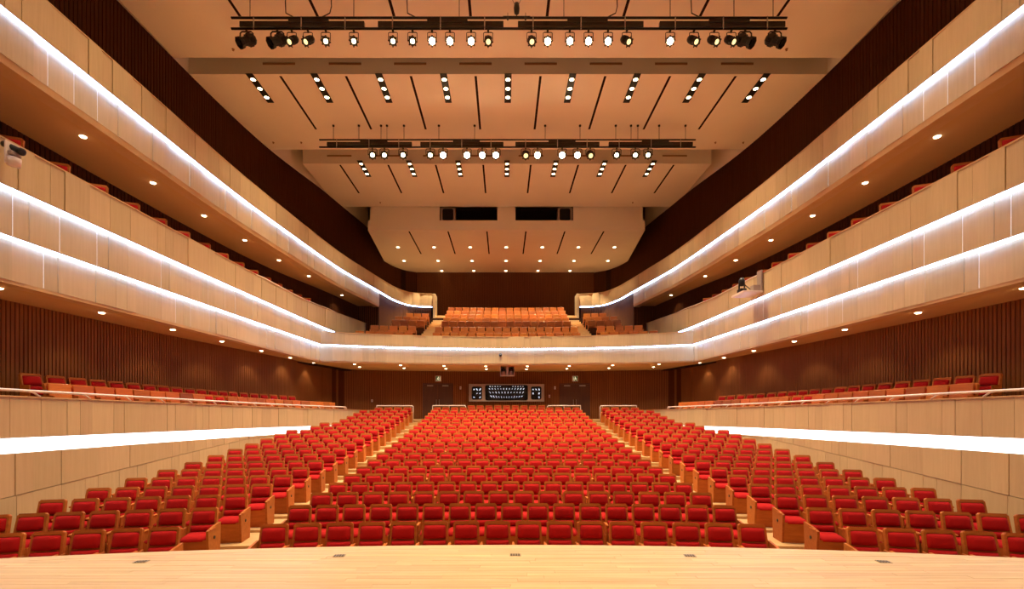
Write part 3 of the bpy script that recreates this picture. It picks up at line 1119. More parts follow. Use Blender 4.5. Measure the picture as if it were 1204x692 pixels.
for j, (d, n, pit) in enumerate(((31.6, 7, 2.46), (34.5, 7, 2.53), (37.0, 5, 2.56))):
    for i in range(n):
        downlight((i - (n - 1) / 2) * pit, d, HD, 'round downlight in the cloud over the rear balcony, %s row, %s from left' % (('front', 'middle', 'back')[j], ORD[i + 1]),
                  'downlights over the rear balcony', P_REAR_DOWN * (0.8, 1.0, 0.6)[j] * (0.25 if j < 2 and i in (0, n - 1) else 1.0), (85, 82, 50)[j], True, (0, 0.1, 0.5)[j])

# strip lights of three lamps recessed in the ceiling clouds
m_house = MB().box(-0.13, 0.13, -0.82, 0.82, -0.012, -0.001).mesh('housing', M_BLACK)
m_rimm = MB().lathe([(0.105, -0.012), (0.105, -0.03), (0.085, -0.034), (0.08, -0.012)], Matrix.Identity(4), 14, False).mesh('lamp_rim', M_STEEL, True)
m_sl = MB().lathe([(0.088, -0.026), (0.088, -0.013)], Matrix.Identity(4), 14, True).mesh('lens', M_LENS)


def strip_light(x, y, h, label, group, power, spread=95):
    o = thing('strip_light', label, 'ceiling light', (x, y, H(h)), 0, group)
    inst('housing', m_house, o)
    for k in (-1, 0, 1):
        rm = inst('lamp_rim', m_rimm, o, (0, k * 0.5 - 0.03, 0))
        inst('lens', m_sl, rm)
    area_light('strip_bulbs', (0, 0, -0.06), 0.2, 1.4, power, WARM, (0, 0, 0), o, math.radians(spread))
    return o


for i in range(9):
    strip_light((i - 4) * 2.4, 17.98, HC, 'black strip of three lamps in the middle ceiling cloud, %s from the left' % ORD[i + 1], 'three lamp strips in the middle ceiling', P_HALL_STRIP * STRIP_W[abs(i - 4)])
for i in range(7):
    strip_light((i - 3) * 2.46, 24.0, HC, 'black strip of three lamps in the rear ceiling cloud, %s from the left' % ORD[i + 1], 'three lamp strips in the rear ceiling', P_REAR_STRIP * STRIP_W[abs(i - 3)])
# unseen strips of the same kind, added to light stage and front rows
for j, yy in enumerate((11.0, 5.0, -0.5, -6.0)):
    for i in range(9):
        strip_light((i - 4) * 2.4, yy, HC, 'added unseen three-lamp strip in the front ceiling, %s row back, %s from left' % (ORD[j + 1], ORD[i + 1]), 'added unseen three lamp strips in the front ceiling',
                    P_HALL_STRIP * STRIP_W[abs(i - 4)] * 0.62 if j == 0 else P_ADDED_STRIP, 95 if j == 0 else 120)


# ------------------------------------------------------------------ lighting bars and spotlights
def light_bar(y, h, half, segs, label, drops, name='lighting_bar'):
    o = thing(name, label, 'lighting bar', (0, y, H(h)))
    for dz in (0.16, -0.16):
        MB().tube([(-half, 0, dz), (half, 0, dz)], 0.034, 8).obj('pipe', M_BLACK, o, True)
    for a, b in segs:
        MB().cbox(((a + b) / 2, 0.06, 0.0), (b - a, 0.11, 0.17), 0.012).obj('cable_trunking', M_TRUNK, o)
        m = (a + b) / 2
        MB().cbox((m + 0.2, 0.05, 0.085), ((b - a) * 0.32, 0.13, 0.13), 0.01).obj('junction_box', M_TRUNK, o)
        for q in (0.12, 0.5, 0.85):
            x = a + (b - a) * q
            MB().tube([(x, -0.02, -0.19), (x, -0.02, 0.19)], 0.017, 6).obj('hanger', M_STEEL, o)
    for x, cur in drops:
        top = HC - h
        if cur:
            MB().tube([(x, 0, top), (x + 0.02, 0, 0.5), (x + 0.03 * cur, 0, 0.3), (x + 0.25 * cur, 0, 0.19)], 0.016, 6).obj('cable', M_BLACK, o, True)
        else:
            wr = MB().tube([(x, 0, 0.16), (x, 0, top)], 0.011, 6).obj('suspension_wire', M_BLACK, o)
            MB().lathe([(0.05, 0), (0.05, -0.05)], Matrix.Translation((x, 0, top)), 8).obj('ceiling_boss', M_BLACK, wr)
    return o


def px2x(px, d):
    return (px - 592.5) * d / FPX + CAMX


D1, H1 = 13.75, 11.42
D2, H2 = 20.3, 11.6
seg1 = [(px2x(a, D1), px2x(b, D1)) for a, b in ((281, 428), (444, 592), (609, 757), (776, 924))]
light_bar(D1, H1, 8.24, seg1, 'long black twin-pipe lighting bar hanging at the front of the ceiling',
          [(px2x(x, D1), c) for x, c in ((294, 0), (335, 1), (389, -1), (416, 0), (478, 1), (540, 0), (663, 0), (725, -1), (788, 0), (812, 1), (863, 0), (909, 0))])
seg2 = [(px2x(a, D2), px2x(b, D2)) for a, b in ((384, 484), (494, 592), (606, 705), (716, 815))]
light_bar(D2, H2, 8.24, seg2, 'twin-pipe lighting bar farther back, under the middle ceiling cloud',
          [(px2x(x, D2), 0) for x in (392, 422, 448, 455, 475, 516, 558, 641, 682, 724, 742, 750, 775, 806)])


def lamp_meshes(L, R, hood=True):
    """spotlight body turned about local z: lens end at +z"""
    I = Matrix.Identity(4)
    body = MB().lathe([(R * 0.45, -L * 0.62), (R * 0.8, -L * 0.58), (R * 0.98, -L * 0.35), (R * 0.98, -L * 0.1), (R * 0.78, -L * 0.06), (R * 0.78, L * 0.25),
                       (R * 0.98, L * 0.27), (R * 1.0, L * 0.36), (R * 0.80, L * 0.37), (R * 0.76, L * 0.28)], I, 14, True)
    for k in range(4):
        a = PI / 4 + k * PI / 2
        body.cbox((math.cos(a) * R * 1.0, math.sin(a) * R * 1.0, -L * 0.2), (0.03, 0.03, L * 0.25), 0.005)
    lens = {}
    for st, k in (('hot', 0.74), ('lit', 0.52), ('dim', 0.6)):
        lens[st] = MB().lathe([(R * k, L * 0.30), (R * k * 0.83, L * 0.335), (R * k * 0.4, L * 0.35), (0.001, L * 0.355)], I, 14, True)
    body.lathe([(R * 0.79, L * 0.285), (0.001, L * 0.29)], I, 14, False)
    for k in range(8):
        a = k * PI / 4
        body.cbox((math.cos(a) * R * 1.12, math.sin(a) * R * 1.12, L * 0.3), (0.035, 0.035, 0.02), 0.004)
    return body.mesh('body', M_BODY, False), lens


bodyS, lensS = lamp_meshes(0.40, 0.115)
bodyF, lensF = lamp_meshes(0.42, 0.16)
lens_mesh = {}
for key, lm in (('S', lensS), ('F', lensF)):
    for st, mt in (('hot', M_LENSHOT), ('lit', M_LENS), ('dim', M_LENSDIM)):
        lens_mesh[key, st] = lm[st].mesh('lens', mt, True)
yokeS = MB()
yokeS.tube([(-0.135, 0, -0.32), (-0.135, 0, -0.08), (-0.10, 0, -0.06), (0.10, 0, -0.06), (0.135, 0, -0.08), (0.135, 0, -0.32)], 0.012, 6)
yokeS = yokeS.mesh('yoke', M_BLACK)
yokeF = MB().tube([(-0.19, 0, -0.30), (-0.19, 0, -0.06), (-0.16, 0, -0.03), (0.16, 0, -0.03), (0.19, 0, -0.06), (0.19, 0, -0.30)], 0.016, 6).mesh('yoke', M_BLACK)
clamp = MB().cbox((0, 0, -0.01), (0.06, 0.07, 0.045), 0.01).tube([(0, 0, 0), (0, 0, -0.07)], 0.02, 6).mesh('clamp', M_BLACK)
bigbody = MB().lathe([(0.05, -0.27), (0.13, -0.26), (0.155, -0.20), (0.16, -0.03), (0.125, 0.0), (0.12, 0.14), (0.15, 0.16), (0.165, 0.27), (0.145, 0.272), (0.12, 0.17)], Matrix.Identity(4), 8, True)
for k in range(6):
    a = k * PI / 3
    bigbody.cbox((math.cos(a) * 0.155, math.sin(a) * 0.155, -0.12), (0.03, 0.03, 0.15), 0.006)
bigbody = bigbody.mesh('body', M_BODY)
biglens = MB().lathe([(0.118, 0.16), (0.08, 0.18), (0.001, 0.19)], Matrix.Identity(4), 14, True).mesh('lens', M_GLASS, True)
bigyoke = MB().tube([(-0.19, 0, -0.30), (-0.19, 0, -0.09), (-0.14, 0, -0.04), (0.14, 0, -0.04), (0.19, 0, -0.09), (0.19, 0, -0.30)], 0.02, 6).mesh('yoke', M_BLACK)


def spotlight(x, y, h, aim, kind, state, label, group, power=0):
    o = thing('spotlight', label, 'spotlight', (x, y, H(h)), 0, group)
    inst('clamp', clamp, o)
    dz = {'S': -0.31, 'F': -0.29, 'B': -0.31}[kind]
    inst('yoke', {'S': yokeS, 'F': yokeF, 'B': bigyoke}[kind], o)
    M = look_matrix((0, 0, dz), aim)
    bd = inst('body', {'S': bodyS, 'F': bodyF, 'B': bigbody}[kind], o)
    bd.matrix_local = M
    ln = inst('lens', biglens if kind == 'B' else lens_mesh[kind, state], bd)
    if power:
        dv = Vector(aim).normalized()
        st = Vector((0, 0, dz)) + dv * 0.30
        spot_light('spot_bulb', st, st + dv, power, math.radians(40), 0.5, (1.0, 0.76, 0.50), 0.09, o)
    return o


front = [(290, 'B', 'dim'), (326, 'B', 'dim'), (343, 'S', 'dim'), (362, 'S', 'dim'), (383, 'S', 'lit'), (416, 'S', 'lit'), (462, 'S', 'lit'), (485, 'S', 'lit'),
         (508, 'S', 'hot'), (529, 'S', 'hot'), (554, 'S', 'hot'), (574, 'S', 'dim'), (625, 'S', 'dim'), (644, 'S', 'hot'), (670, 'S', 'hot'), (692, 'S', 'hot'), (715, 'S', 'hot'),
         (737, 'S', 'dim'), (788, 'S', 'hot'), (816, 'S', 'dim'), (840, 'S', 'dim'), (860, 'S', 'dim'), (876, 'B', 'dim'), (911, 'B', 'dim')]
for i, (px, kd, st) in enumerate(front):
    x = px2x(px, D1)
    tx = -x * 0.35 if st == 'hot' else (-x * 0.05 - 2.0 if x < 0 else -x * 0.05 + 2.0) * (1 if kd == 'B' else 0)
    aim = (CAMX * 0.5 - x * (0.9 if st != 'dim' else 0.55), -D1 + 1.0, -H1 - 0.4)
    if kd == 'B':
        aim = ((-0.5 if x < 0 else 0.5), -0.5, -0.62)
    elif st == 'dim':
        aim = ((-0.3 if 343 <= px < 370 else (0.35 if px > 730 else 0.05)), -0.62, -0.74)
    what = 'large black unlit floodlight' if kd == 'B' else {'hot': 'small black spotlight shining brightly', 'lit': 'small black spotlight, lit', 'dim': 'small black spotlight, barely glowing'}[st]
    spotlight(x, D1, H1 - 0.21, aim, kd, st, '%s on the front lighting bar, %s from the left' % (what, ORD[i + 1]), 'spotlights on the front lighting bar', P_RIG if st == 'hot' else 0)
back = [(438, 'F', 'lit'), (452, 'F', 'lit'), (474, 'F', 'lit'), (506, 'F', 'lit'), (521, 'F', 'hot'), (549, 'F', 'hot'), (567, 'F', 'hot'), (583, 'F', 'hot'),
        (618, 'F', 'dim'), (632, 'F', 'hot'), (661, 'F', 'hot'), (679, 'F', 'hot'), (694, 'F', 'dim'), (725, 'F', 'lit'), (747, 'F', 'lit'), (762, 'F', 'lit')]
for i, (px, kd, st) in enumerate(back):
    x = px2x(px, D2)
    aim = (CAMX - x * 0.95, -D2 + 1.0, -H2 - 0.5)
    if st == 'dim':
        aim = (0.05, -0.7, -0.66)
    what = {'hot': 'stubby black spotlight shining brightly', 'lit': 'stubby black spotlight, lit', 'dim': 'stubby black spotlight, barely glowing'}[st]
    spotlight(x, D2, H2 - 0.21, aim, kd, st, '%s on the farther lighting bar, %s from the left' % (what, ORD[i + 1]), 'spotlights on the farther lighting bar', P_RIG if st == 'hot' else 0)

# suspended microphone over the stage, in front of the front bar
mx, my, mh = px2x(607.5, 13.0), 13.0, (480 - 10) * 13.0 / FPX
o = thing('hanging_microphone', 'dark suspended microphone pair hanging above the middle of the front lighting bar', 'microphone', (mx, my, H(mh)))
MB().lathe([(0.02, -0.17), (0.07, -0.13), (0.085, 0.0), (0.07, 0.13), (0.02, 0.17)], Matrix.Identity(4), 12).obj('capsule', M_BODY, o, True)
MB().tube([(-0.38, 0, -0.22), (0.38, 0, -0.22)], 0.012, 6).obj('cross_arm', M_BLACK, o)
MB().tube([(0, 0, -0.22), (0, 0, -0.15)], 0.014, 6).obj('stem', M_BLACK, o)
for s in (-1, 1):
    cp = MB().cbox((s * 0.25, 0, -0.27), (0.05, 0.12, 0.05), 0.01).obj('capsule', M_BODY, o)
    MB().tube([(s * 0.25, 0, -0.25), (s * 0.25, 0, -0.12)], 0.008, 6).obj('stem', M_BLACK, o)
    MB().tube([(s * 0.06, 0, 0.12), (s * 0.55, 0, HC - mh)], 0.006, 5).obj('suspension_wire', M_BLACK, o)

# loudspeakers in the openings of the balcony cloud
for s, side in ((-1, 'left'), (1, 'right')):
    x = s * 3.63
    o = thing('loudspeaker', 'black loudspeaker in grey frame at the outer end of the %s ceiling opening' % side, 'loudspeaker', (x, 28.75, H(HD + 0.602)))
    cb = MB()
    cb.box(-0.44, 0.44, 0.05, 0.6, 0.0, 0.82)
    cb.obj('cabinet', M_GREY, o)
    fr = MB()
    frame_plate(fr, -0.46, 0.46, 0.0, 0.84, (-0.34, 0.34, 0.05, 0.80, 0.12), -0.02, 0.05)
    fr.obj('front_frame', M_GREY, o)
    MB().cushion(0.70, 0.76, 0.03, Matrix.Translation((0, 0.04, 0.425)), 6, 6).obj('grille', M_GRILLE, o)

# camera unit in white tray under the centre balcony
o = thing('hanging_tray', 'pale tray with two dark units hung below the centre balcony soffit', 'equipment', (px2x(596.5, 27.5), 27.5, H(1.93)))
tr = MB().box(-0.42, 0.42, -0.3, 0.3, 0, 0.03).box(-0.42, -0.40, -0.3, 0.3, 0.03, 0.55).box(0.40, 0.42, -0.3, 0.3, 0.03, 0.55).box(-0.06, 0.06, -0.1, 0.3, 0.03, 0.55).box(-0.42, 0.42, 0.26, 0.3, 0.03, 0.55)
tr.obj('tray', M_PALE, o)
for s in (-1, 1):
    MB().cbox((s * 0.23, -0.02, 0.16), (0.24, 0.3, 0.2), 0.03).obj('unit_base', M_GREY, o)
    MB().lathe([(0.11, 0.26), (0.12, 0.36), (0.08, 0.46), (0.02, 0.5)], Matrix.Translation((s * 0.23, -0.02, 0)), 12).obj('camera_head', M_BLACK, o, True)
    MB().tube([(s * 0.36, 0.1, 0.5), (s * 0.36, 0.1, H(LB - 0.02) - H(1.93))], 0.02, 6).obj('hanger', M_STEEL, o)

# dome camera on the centre balcony front
x = px2x(588.5, 25.9)
o = thing('dome_camera', 'tiny black dome camera on the front of the centre balcony', 'camera', (x, bal_arc(x) - 0.02, H(2.98)))
MB().cbox((0, -0.03, 0.04), (0.12, 0.1, 0.1), 0.015).obj('mount', M_BLACK, o)
MB().lathe([(0.001, -0.09), (0.06, -0.07), (0.085, -0.02), (0.085, 0.02)], Matrix.Translation((0, -0.1, 0)), 12).obj('dome', M_GLASS, o, True)

# equipment shelf with moving-head lamp on the right balcony, and the projector at the left edge of view
p = Path(LOW, 1)
q, t, n = p.at(p.s_at_y(17.3))
o = thing('equipment_shelf', 'white bracket shelf carrying a black moving lamp on the right balcony front', 'equipment', (q.x - 0.16, 17.9, H(4.38)), 0)
MB().box(-0.75, 0.0, -0.45, 0.45, 0.0, 0.07).obj('shelf', M_WHITE, o)
MB().box(-0.05, 0.0, -0.42, -0.12, 0.07, 0.85).obj('back_plate', M_GREY, o)
MB().box(-0.30, -0.05, -0.35, -0.1, 0.07, 0.30).obj('control_box', M_GREY, o)
MB().cbox((-0.62, -0.1, 0.14), (0.24, 0.3, 0.14), 0.02).obj('lamp_base', M_BODY, o)
MB().tube([(-0.72, -0.1, 0.2), (-0.72, -0.1, 0.42), (-0.52, -0.1, 0.42), (-0.52, -0.1, 0.2)], 0.03, 6).obj('lamp_yoke', M_BODY, o)
MB().lathe([(0.04, -0.14), (0.10, -0.12), (0.11, 0.08), (0.06, 0.18)], Matrix.Translation((-0.62, -0.1, 0.45)), 12).obj('lamp_head', M_BLACK, o, True)
MB().tube([(-0.55, -0.1, 0.4), (-0.2, -0.1, 0.12)], 0.02, 6).obj('strut', M_BODY, o)
p = Path(LOW, -1)
q, t, n = p.at(p.s_at_y(8.9))
o = thing('equipment_bracket', 'pale bracket with black tubular lamp on the left balcony, cut by the picture edge', 'equipment', (q.x + 0.30, 8.75, H(4.62)), 0)
o.scale = (0.62, 0.62, 0.62)
MB().lathe([(0.05, -0.02), (0.16, 0.0), (0.17, 0.22), (0.10, 0.25)], Matrix.Translation((0.08, 0.0, -0.06)), 14).obj('lower_drum', M_PALE, o, True)
MB().cbox((0.06, 0, 0.28), (0.24, 0.3, 0.12), 0.02).obj('lamp_base', M_GREY, o)
MB().lathe([(0.05, -0.3), (0.09, -0.28), (0.09, 0.2), (0.11, 0.22), (0.11, 0.30), (0.06, 0.30)], look_matrix((0.05, 0, 0.48), (0.8, 0.1, -0.35)), 12).obj('lamp_tube', M_BLACK, o, True)
MB().box(0.0, 0.04, -0.2, 0.2, -0.06, 0.62).obj('back_plate', M_PALE, o)

# sprinkler heads in the ceiling clouds
m_sp = MB().lathe([(0.05, -0.001), (0.045, -0.012), (0.015, -0.02), (0.014, -0.05), (0.035, -0.052), (0.03, -0.06)], Matrix.Identity(4), 10).mesh('head', M_VENT)
for i, (x, y, lab) in enumerate(((-9.5, 16.0, 'small sprinkler head in the front ceiling cloud, left of the lighting bar'), (9.6, 16.0, 'small sprinkler head in the front ceiling cloud, right of the lighting bar'),
                                 (-10.9, 21.6, 'small sprinkler head at the left rear corner of the middle ceiling cloud'), (11.0, 21.6, 'small sprinkler head at the right rear corner of the middle ceiling cloud'),
                                 (-9.6, 21.6, 'small sprinkler head by the left end of the farther lighting bar'), (9.7, 21.6, 'small sprinkler head by the right end of the farther lighting bar'),
                                 (-7.6, 27.9, 'small sprinkler head left on the rear ceiling cloud edge'), (7.6, 27.9, 'small sprinkler head right on the rear ceiling cloud edge'))):
    inst('head', m_sp, thing('ceiling_sprinkler', lab, 'sprinkler', (x, y, H(HC)), 0))

# stage floor sockets
m_pl = MB().box(-0.068, 0.068, -0.045, 0.045, 0.0, 0.004).mesh('cover_plate', M_PLATE)
m_gr = MB()
for k in range(4):
    for j in range(2):
        m_gr.box(-0.058 + k * 0.031, -0.042 + k * 0.031, -0.034 + j * 0.038, -0.012 + j * 0.038, 0.004, 0.005)
m_gr = m_gr.mesh('socket_lid', M_SLOT)
for i, (px, py) in enumerate(((166, 660), (399, 653), (606, 652), (811, 653), (1039, 660))):
    d = -STG * FPX / (py - 480)
    x = px2x(px, d)
    o = thing('floor_socket', 'small metal socket cover set in the stage floor, %s from the left' % ORD[i + 1], 'floor socket', (x, d, H(STG) + 0.001), math.radians(-6 * x / 4), 'socket covers in the stage floor')
    inst('cover_plate', m_pl, o)
    inst('socket_lid', m_gr, o)

# ------------------------------------------------------------------ railings
for sgn, side in ((-1, 'left'), (1, 'right')):
    p = Path(PAR, sgn)
    s0, s1 = 1.0, p.s_at_y(24.3)
    o = thing('terrace_handrail', 'white handrail on curved brackets along the %s terrace wall' % side, 'handrail', (0, 0, 0))
    pts = []
    for s in p.steps(s0, s1, 0.8):
        q, t, n = p.at(s)
        q = q + n * 0.02
        pts.append((q.x, q.y, H(par_top(q.y) + 0.105)))
    q, t, n = p.at(s1)
    pts += [(q.x + t.x * 0.12, q.y + t.y * 0.12, H(par_top(q.y) + 0.08)), (q.x + t.x * 0.16, q.y + t.y * 0.16, H(par_top(q.y)))]
    MB().tube(pts, 0.026, 8).obj('rail', M_WHITE, o, True)
    s = s0 + 0.35
    while s < s1:
        q, t, n = p.at(s)
        q2, _, _ = p.at(s + 0.26)
        z = H(par_top(q.y))
        qa = q + n * 0.02
        qb = q2 + n * 0.03
        MB().tube([(qb.x, qb.y, H(par_top(q2.y)) - 0.0), (qb.x * 0.5 + qa.x * 0.5, (qa.y + qb.y) / 2, z + 0.075), (qa.x, qa.y, z + 0.1), (qa.x - t.x * 0.1, qa.y - t.y * 0.1, z + 0.103)], 0.017, 6).obj('bracket', M_WHITE, o, True)
        s += 1.16
    p = Path(LOW, sgn)
    o = thing('balcony_handrail', 'thin white rail on the top of the lower %s balcony front' % side, 'handrail', (0, 0, 0))
    pts = []
    for s in p.steps(2.0, p.s_at_y(30.0), 1.0):
        q, t, n = p.at(s)
        pts.append((q.x, q.y, H(low_top(q.y) + (0.09 if 18 < q.y < 26 else 0.03))))
    MB().tube(pts, 0.018, 6).obj('rail', M_WHITE, o, True)
    s = 3.0
    while s < p.s_at_y(30.0):
        q, t, n = p.at(s)
        MB().tube([(q.x, q.y, H(low_top(q.y))), (q.x, q.y, H(low_top(q.y) + (0.09 if 18 < q.y < 26 else 0.03)))], 0.014, 6).obj('post', M_WHITE, o)
        s += 1.2

for i, (x0, x1, post) in enumerate(((-7.5, -5.45, 'in'), (-4.35, -2.4, None), (2.4, 4.35, None), (5.45, 7.5, 'in'))):
    lab = ['white guard rail behind the last row of the left block', 'white guard rail behind the last centre row, in front of the left door',
           'white guard rail behind the last centre row, in front of the right door', 'white guard rail behind the last row of the right block'][i]
    xm = (x0 + x1) / 2
    yy = row_pos(20, abs(xm))[1] + 0.32
    z0, zt = row_floor(20), H(0.16)
    if i in (1, 2):
        zt = H(0.17)
    o = thing('guard_rail', lab, 'handrail', (0, 0, 0))
    a, b = (x0, x1) if abs(x0) < abs(x1) else (x1, x0)       # a: the aisle end
    ya = yy + 0.0
    MB().tube([(a, ya, z0), (a, ya, zt - 0.06), (a + (b - a) * 0.02, ya, zt), (b, ya - 0.25 * (i in (0, 3)), zt)], 0.03, 8).obj('rail', M_WHITE, o, True)
    for f in (0.06 if post else 0.5, 1.0):
        MB().tube([(a + (b - a) * f, ya - 0.25 * f * (i in (0, 3)), z0), (a + (b - a) * f, ya - 0.25 * f * (i in (0, 3)), zt)], 0.022, 6).obj('post', M_WHITE, o)


# ================================================================== SEATS
TILT = math.radians(13)
BW = 0.445


def back_M(z):
    """frame at height z on the tilted back plane; local z up along the back, -y to the sitter"""
    return Matrix.Translation((0, -(0.88 - z) * math.tan(TILT), z)) @ Matrix.Rotation(-TILT, 4, 'X')


def shell_mesh(mb, z0=0.34, z1=0.88, w0=0.475, w1=0.435, t=0.035, low=False):
    zc = (z0 + z1) / 2
    L = (z1 - z0) / math.cos(TILT)
    M = back_M(zc)
    c = 0.0 if low else 0.012
    P = []
    for y in (-0.012, t):
        P.append([M @ Vector(v) for v in ((-w0 / 2, y, -L / 2), (w0 / 2, y, -L / 2), (w1 / 2, y, L / 2 - 0.03), (w1 / 2 - 0.03, y, L / 2), (-w1 / 2 + 0.03, y, L / 2), (-w1 / 2, y, L / 2 - 0.03))])
    n = 6
    mb.add(P[0] + P[1], [tuple(range(n)), tuple(range(2 * n - 1, n - 1, -1))] + [(i, n + i, n + (i + 1) % n, (i + 1) % n) for i in range(n)])
    # raised rim round the cushion
    if not low:
        rim = [(-w0 / 2, w0 / 2 * 0 - w0 / 2 + 0.035, -L / 2, L / 2 - 0.03), ]
        for s in (-1, 1):
            q = [(s * w0 / 2, -L / 2), (s * (w0 / 2 - 0.034), -L / 2), (s * (w1 / 2 - 0.034), L / 2 - 0.02), (s * w1 / 2, L / 2 - 0.03)]
            vs = [M @ Vector((x, -0.026, z)) for x, z in q] + [M @ Vector((x, -0.012, z)) for x, z in q]
            fs = [(0, 1, 2, 3), (0, 4, 5, 1), (1, 5, 6, 2), (2, 6, 7, 3), (3, 7, 4, 0)]
            mb.add(vs, fs if s < 0 else [f[::-1] for f in fs])
        q = [(-w1 / 2 + 0.005, L / 2 - 0.055), (w1 / 2 - 0.005, L / 2 - 0.055), (w1 / 2 - 0.03, L / 2), (-w1 / 2 + 0.03, L / 2)]
        vs = [M @ Vector((x, -0.027, z)) for x, z in q] + [M @ Vector((x, 0.0, z)) for x, z in q]
        mb.add(vs, [(0, 1, 2, 3), (0, 4, 5, 1), (1, 5, 6, 2), (2, 6, 7, 3), (3, 7, 4, 0)])
    return mb


seatM = {}
seatM['back_shell'] = shell_mesh(MB()).mesh('back_shell', M_SEATW)
seatM['back_cushion'] = MB().cushion(0.385, 0.225, 0.06, back_M(0.705) @ Matrix.Translation((0, -0.012, 0)), 8, 6, 0.96).mesh('back_cushion', M_RED, True)
seatM['lumbar_cushion'] = MB().cushion(0.395, 0.125, 0.085, back_M(0.515) @ Matrix.Translation((0, -0.012, 0)), 8, 4, 0.985).mesh('lumbar_cushion', M_RED, True)
seatM['seat_cushion'] = MB().cushion(0.455, 0.37, 0.085, Matrix.Translation((0, -0.315, 0.39)) @ Matrix.Rotation(-PI / 2 + 0.07, 4, 'X'), 6, 6).mesh('seat_cushion', M_RED, True)
seatM['seat_base'] = MB().hexa([(-0.235, -0.46, 0.0), (0.235, -0.46, 0.0), (0.235, -0.12, 0.0), (-0.235, -0.12, 0.0),
                               (-0.235, -0.495, 0.40), (0.235, -0.495, 0.40), (0.235, -0.10, 0.375), (-0.235, -0.10, 0.375)]).mesh('seat_base', M_SEATW)
arm = MB()
arm.cbox((0, -0.36, 0.565), (0.05, 0.20, 0.035), 0.010)
arm.box(-0.012, 0.012, -0.42, -0.10, 0.25, 0.548)
seatM['armrest'] = arm.mesh('armrest', M_SEATW)
endp = MB()
prof = [(-0.48, 0.0), (-0.08, 0.0), (-0.04, 0.62), (-0.30, 0.60), (-0.52, 0.56)]
n = len(prof)
endp.add([(-0.02, y, z) for y, z in prof] + [(0.02, y, z) for y, z in prof],
         [tuple(range(n)), tuple(range(2 * n - 1, n - 1, -1))] + [((i + 1) % n, i, n + i, n + (i + 1) % n) for i in range(n)])
seatM['end_panel'] = endp.mesh('end_panel', M_SEATW)
m_knob = MB().lathe([(0.03, 0), (0.028, 0.012), (0.0005, 0.014)], Matrix.Rotation(PI / 2, 4, 'Y'), 10).mesh('row_marker', M_BLACK)


def centre_counts(k):
    return 9 if k == 21 else (16 if k % 2 == 1 else 17)


def side_count(k):
    return 7 if k <= 13 else (6 if k <= 15 else (5 if k <= 19 else 4))


seats = []       # (distance, block, row, index, count, s, scale)
for k in range(1, NROW + 1):
    n = centre_counts(k)
    pit = 8.56 / 16 if k % 2 else 8.56 / 17
    if k == 21:
        pit = 0.53
    for i in range(n):
        seats.append((k, 'centre', i, n, (i - (n - 1) / 2) * pit, pit / 0.535))
    if k <= 20:
        n = side_count(k)
        for s, nm in ((-1, 'left'), (1, 'right')):
            for i in range(n):
                seats.append((k, nm, i, n, s * (5.44 + 0.275 + i * 0.55), 1.02))
rows = []
for (k, blk, i, n, s, sc) in seats:
    x, y, th = row_pos(k, s)
    z = row_floor(k)
    px = (x - CAMX) * FPX / y + 592.5
    if px < -28 or px > 1204 + 28:
        continue
    rows.append((math.hypot(x, y), k, blk, i, n, s, sc, x, y, z, th))
rows.sort()
near, far = rows[:300], rows[300:]


def make_seat(k, blk, i, n, s, sc, x, y, z, th):
    li = i + 1 if blk == 'centre' else i + 1
    where = {'centre': '%s seat from its left end' % ORD[li], 'left': '%s from its aisle end' % ORD[li], 'right': '%s from its aisle end' % ORD[li]}[blk]
    lab = 'red cushioned wooden seat, %s block, %s row from stage, %s' % (blk, ORD[k], where)
    o = thing('stalls_chair', lab, 'seat', (x, y, z), -th, 'red seats in the stalls')
    o.scale = (sc, 1, 1)
    for nm in ('back_shell', 'back_cushion', 'lumbar_cushion', 'seat_cushion', 'seat_base'):
        inst(nm, seatM[nm], o)
    inst('armrest', seatM['armrest'], o, (0.2675, 0, 0))
    first = (blk == 'centre' and i == 0) or (blk == 'left' and i == n - 1) or (blk == 'right' and i == 0)
    if first:
        inst('armrest', seatM['armrest'], o, (-0.2675, 0, 0))
    # panels at row ends
    endl = (blk == 'centre' and i == 0) or (blk == 'right' and i == 0)
    endr = (blk == 'centre' and i == n - 1) or (blk == 'left' and i == 0)
    for e, sg in ((endl, -1), (endr, 1)):
        if e:
            ep = inst('end_panel', seatM['end_panel'], o, (sg * 0.262, 0, 0))
            kb = inst('row_marker', m_knob, ep, (0.02 if sg > 0 else -0.02, -0.30, 0.40))
            if sg < 0:
                kb.rotation_euler = (0, 0, PI)


for r_ in near:
    make_seat(*r_[1:])

# the farther stalls seats: same shape, lighter geometry, joined by material
lowW, lowR = MB(), MB()
shell_mesh(lowW)
lowW.hexa([(-0.235, -0.46, 0.0), (0.235, -0.46, 0.0), (0.235, -0.12, 0.0), (-0.235, -0.12, 0.0), (-0.235, -0.495, 0.40), (0.235, -0.495, 0.40), (0.235, -0.10, 0.375), (-0.235, -0.10, 0.375)])
lowW.box(0.243, 0.292, -0.46, -0.26, 0.548, 0.583).box(0.255, 0.279, -0.42, -0.1, 0.25, 0.548)
lowR.cushion(0.385, 0.225, 0.06, back_M(0.705) @ Matrix.Translation((0, -0.012, 0)), 4, 4, 0.96)
lowR.cushion(0.395, 0.125, 0.085, back_M(0.515) @ Matrix.Translation((0, -0.012, 0)), 4, 3, 0.985)
lowR.cushion(0.455, 0.37, 0.085, Matrix.Translation((0, -0.315, 0.39)) @ Matrix.Rotation(-PI / 2 + 0.07, 4, 'X'), 4, 4)
FW, FR = MB(), MB()
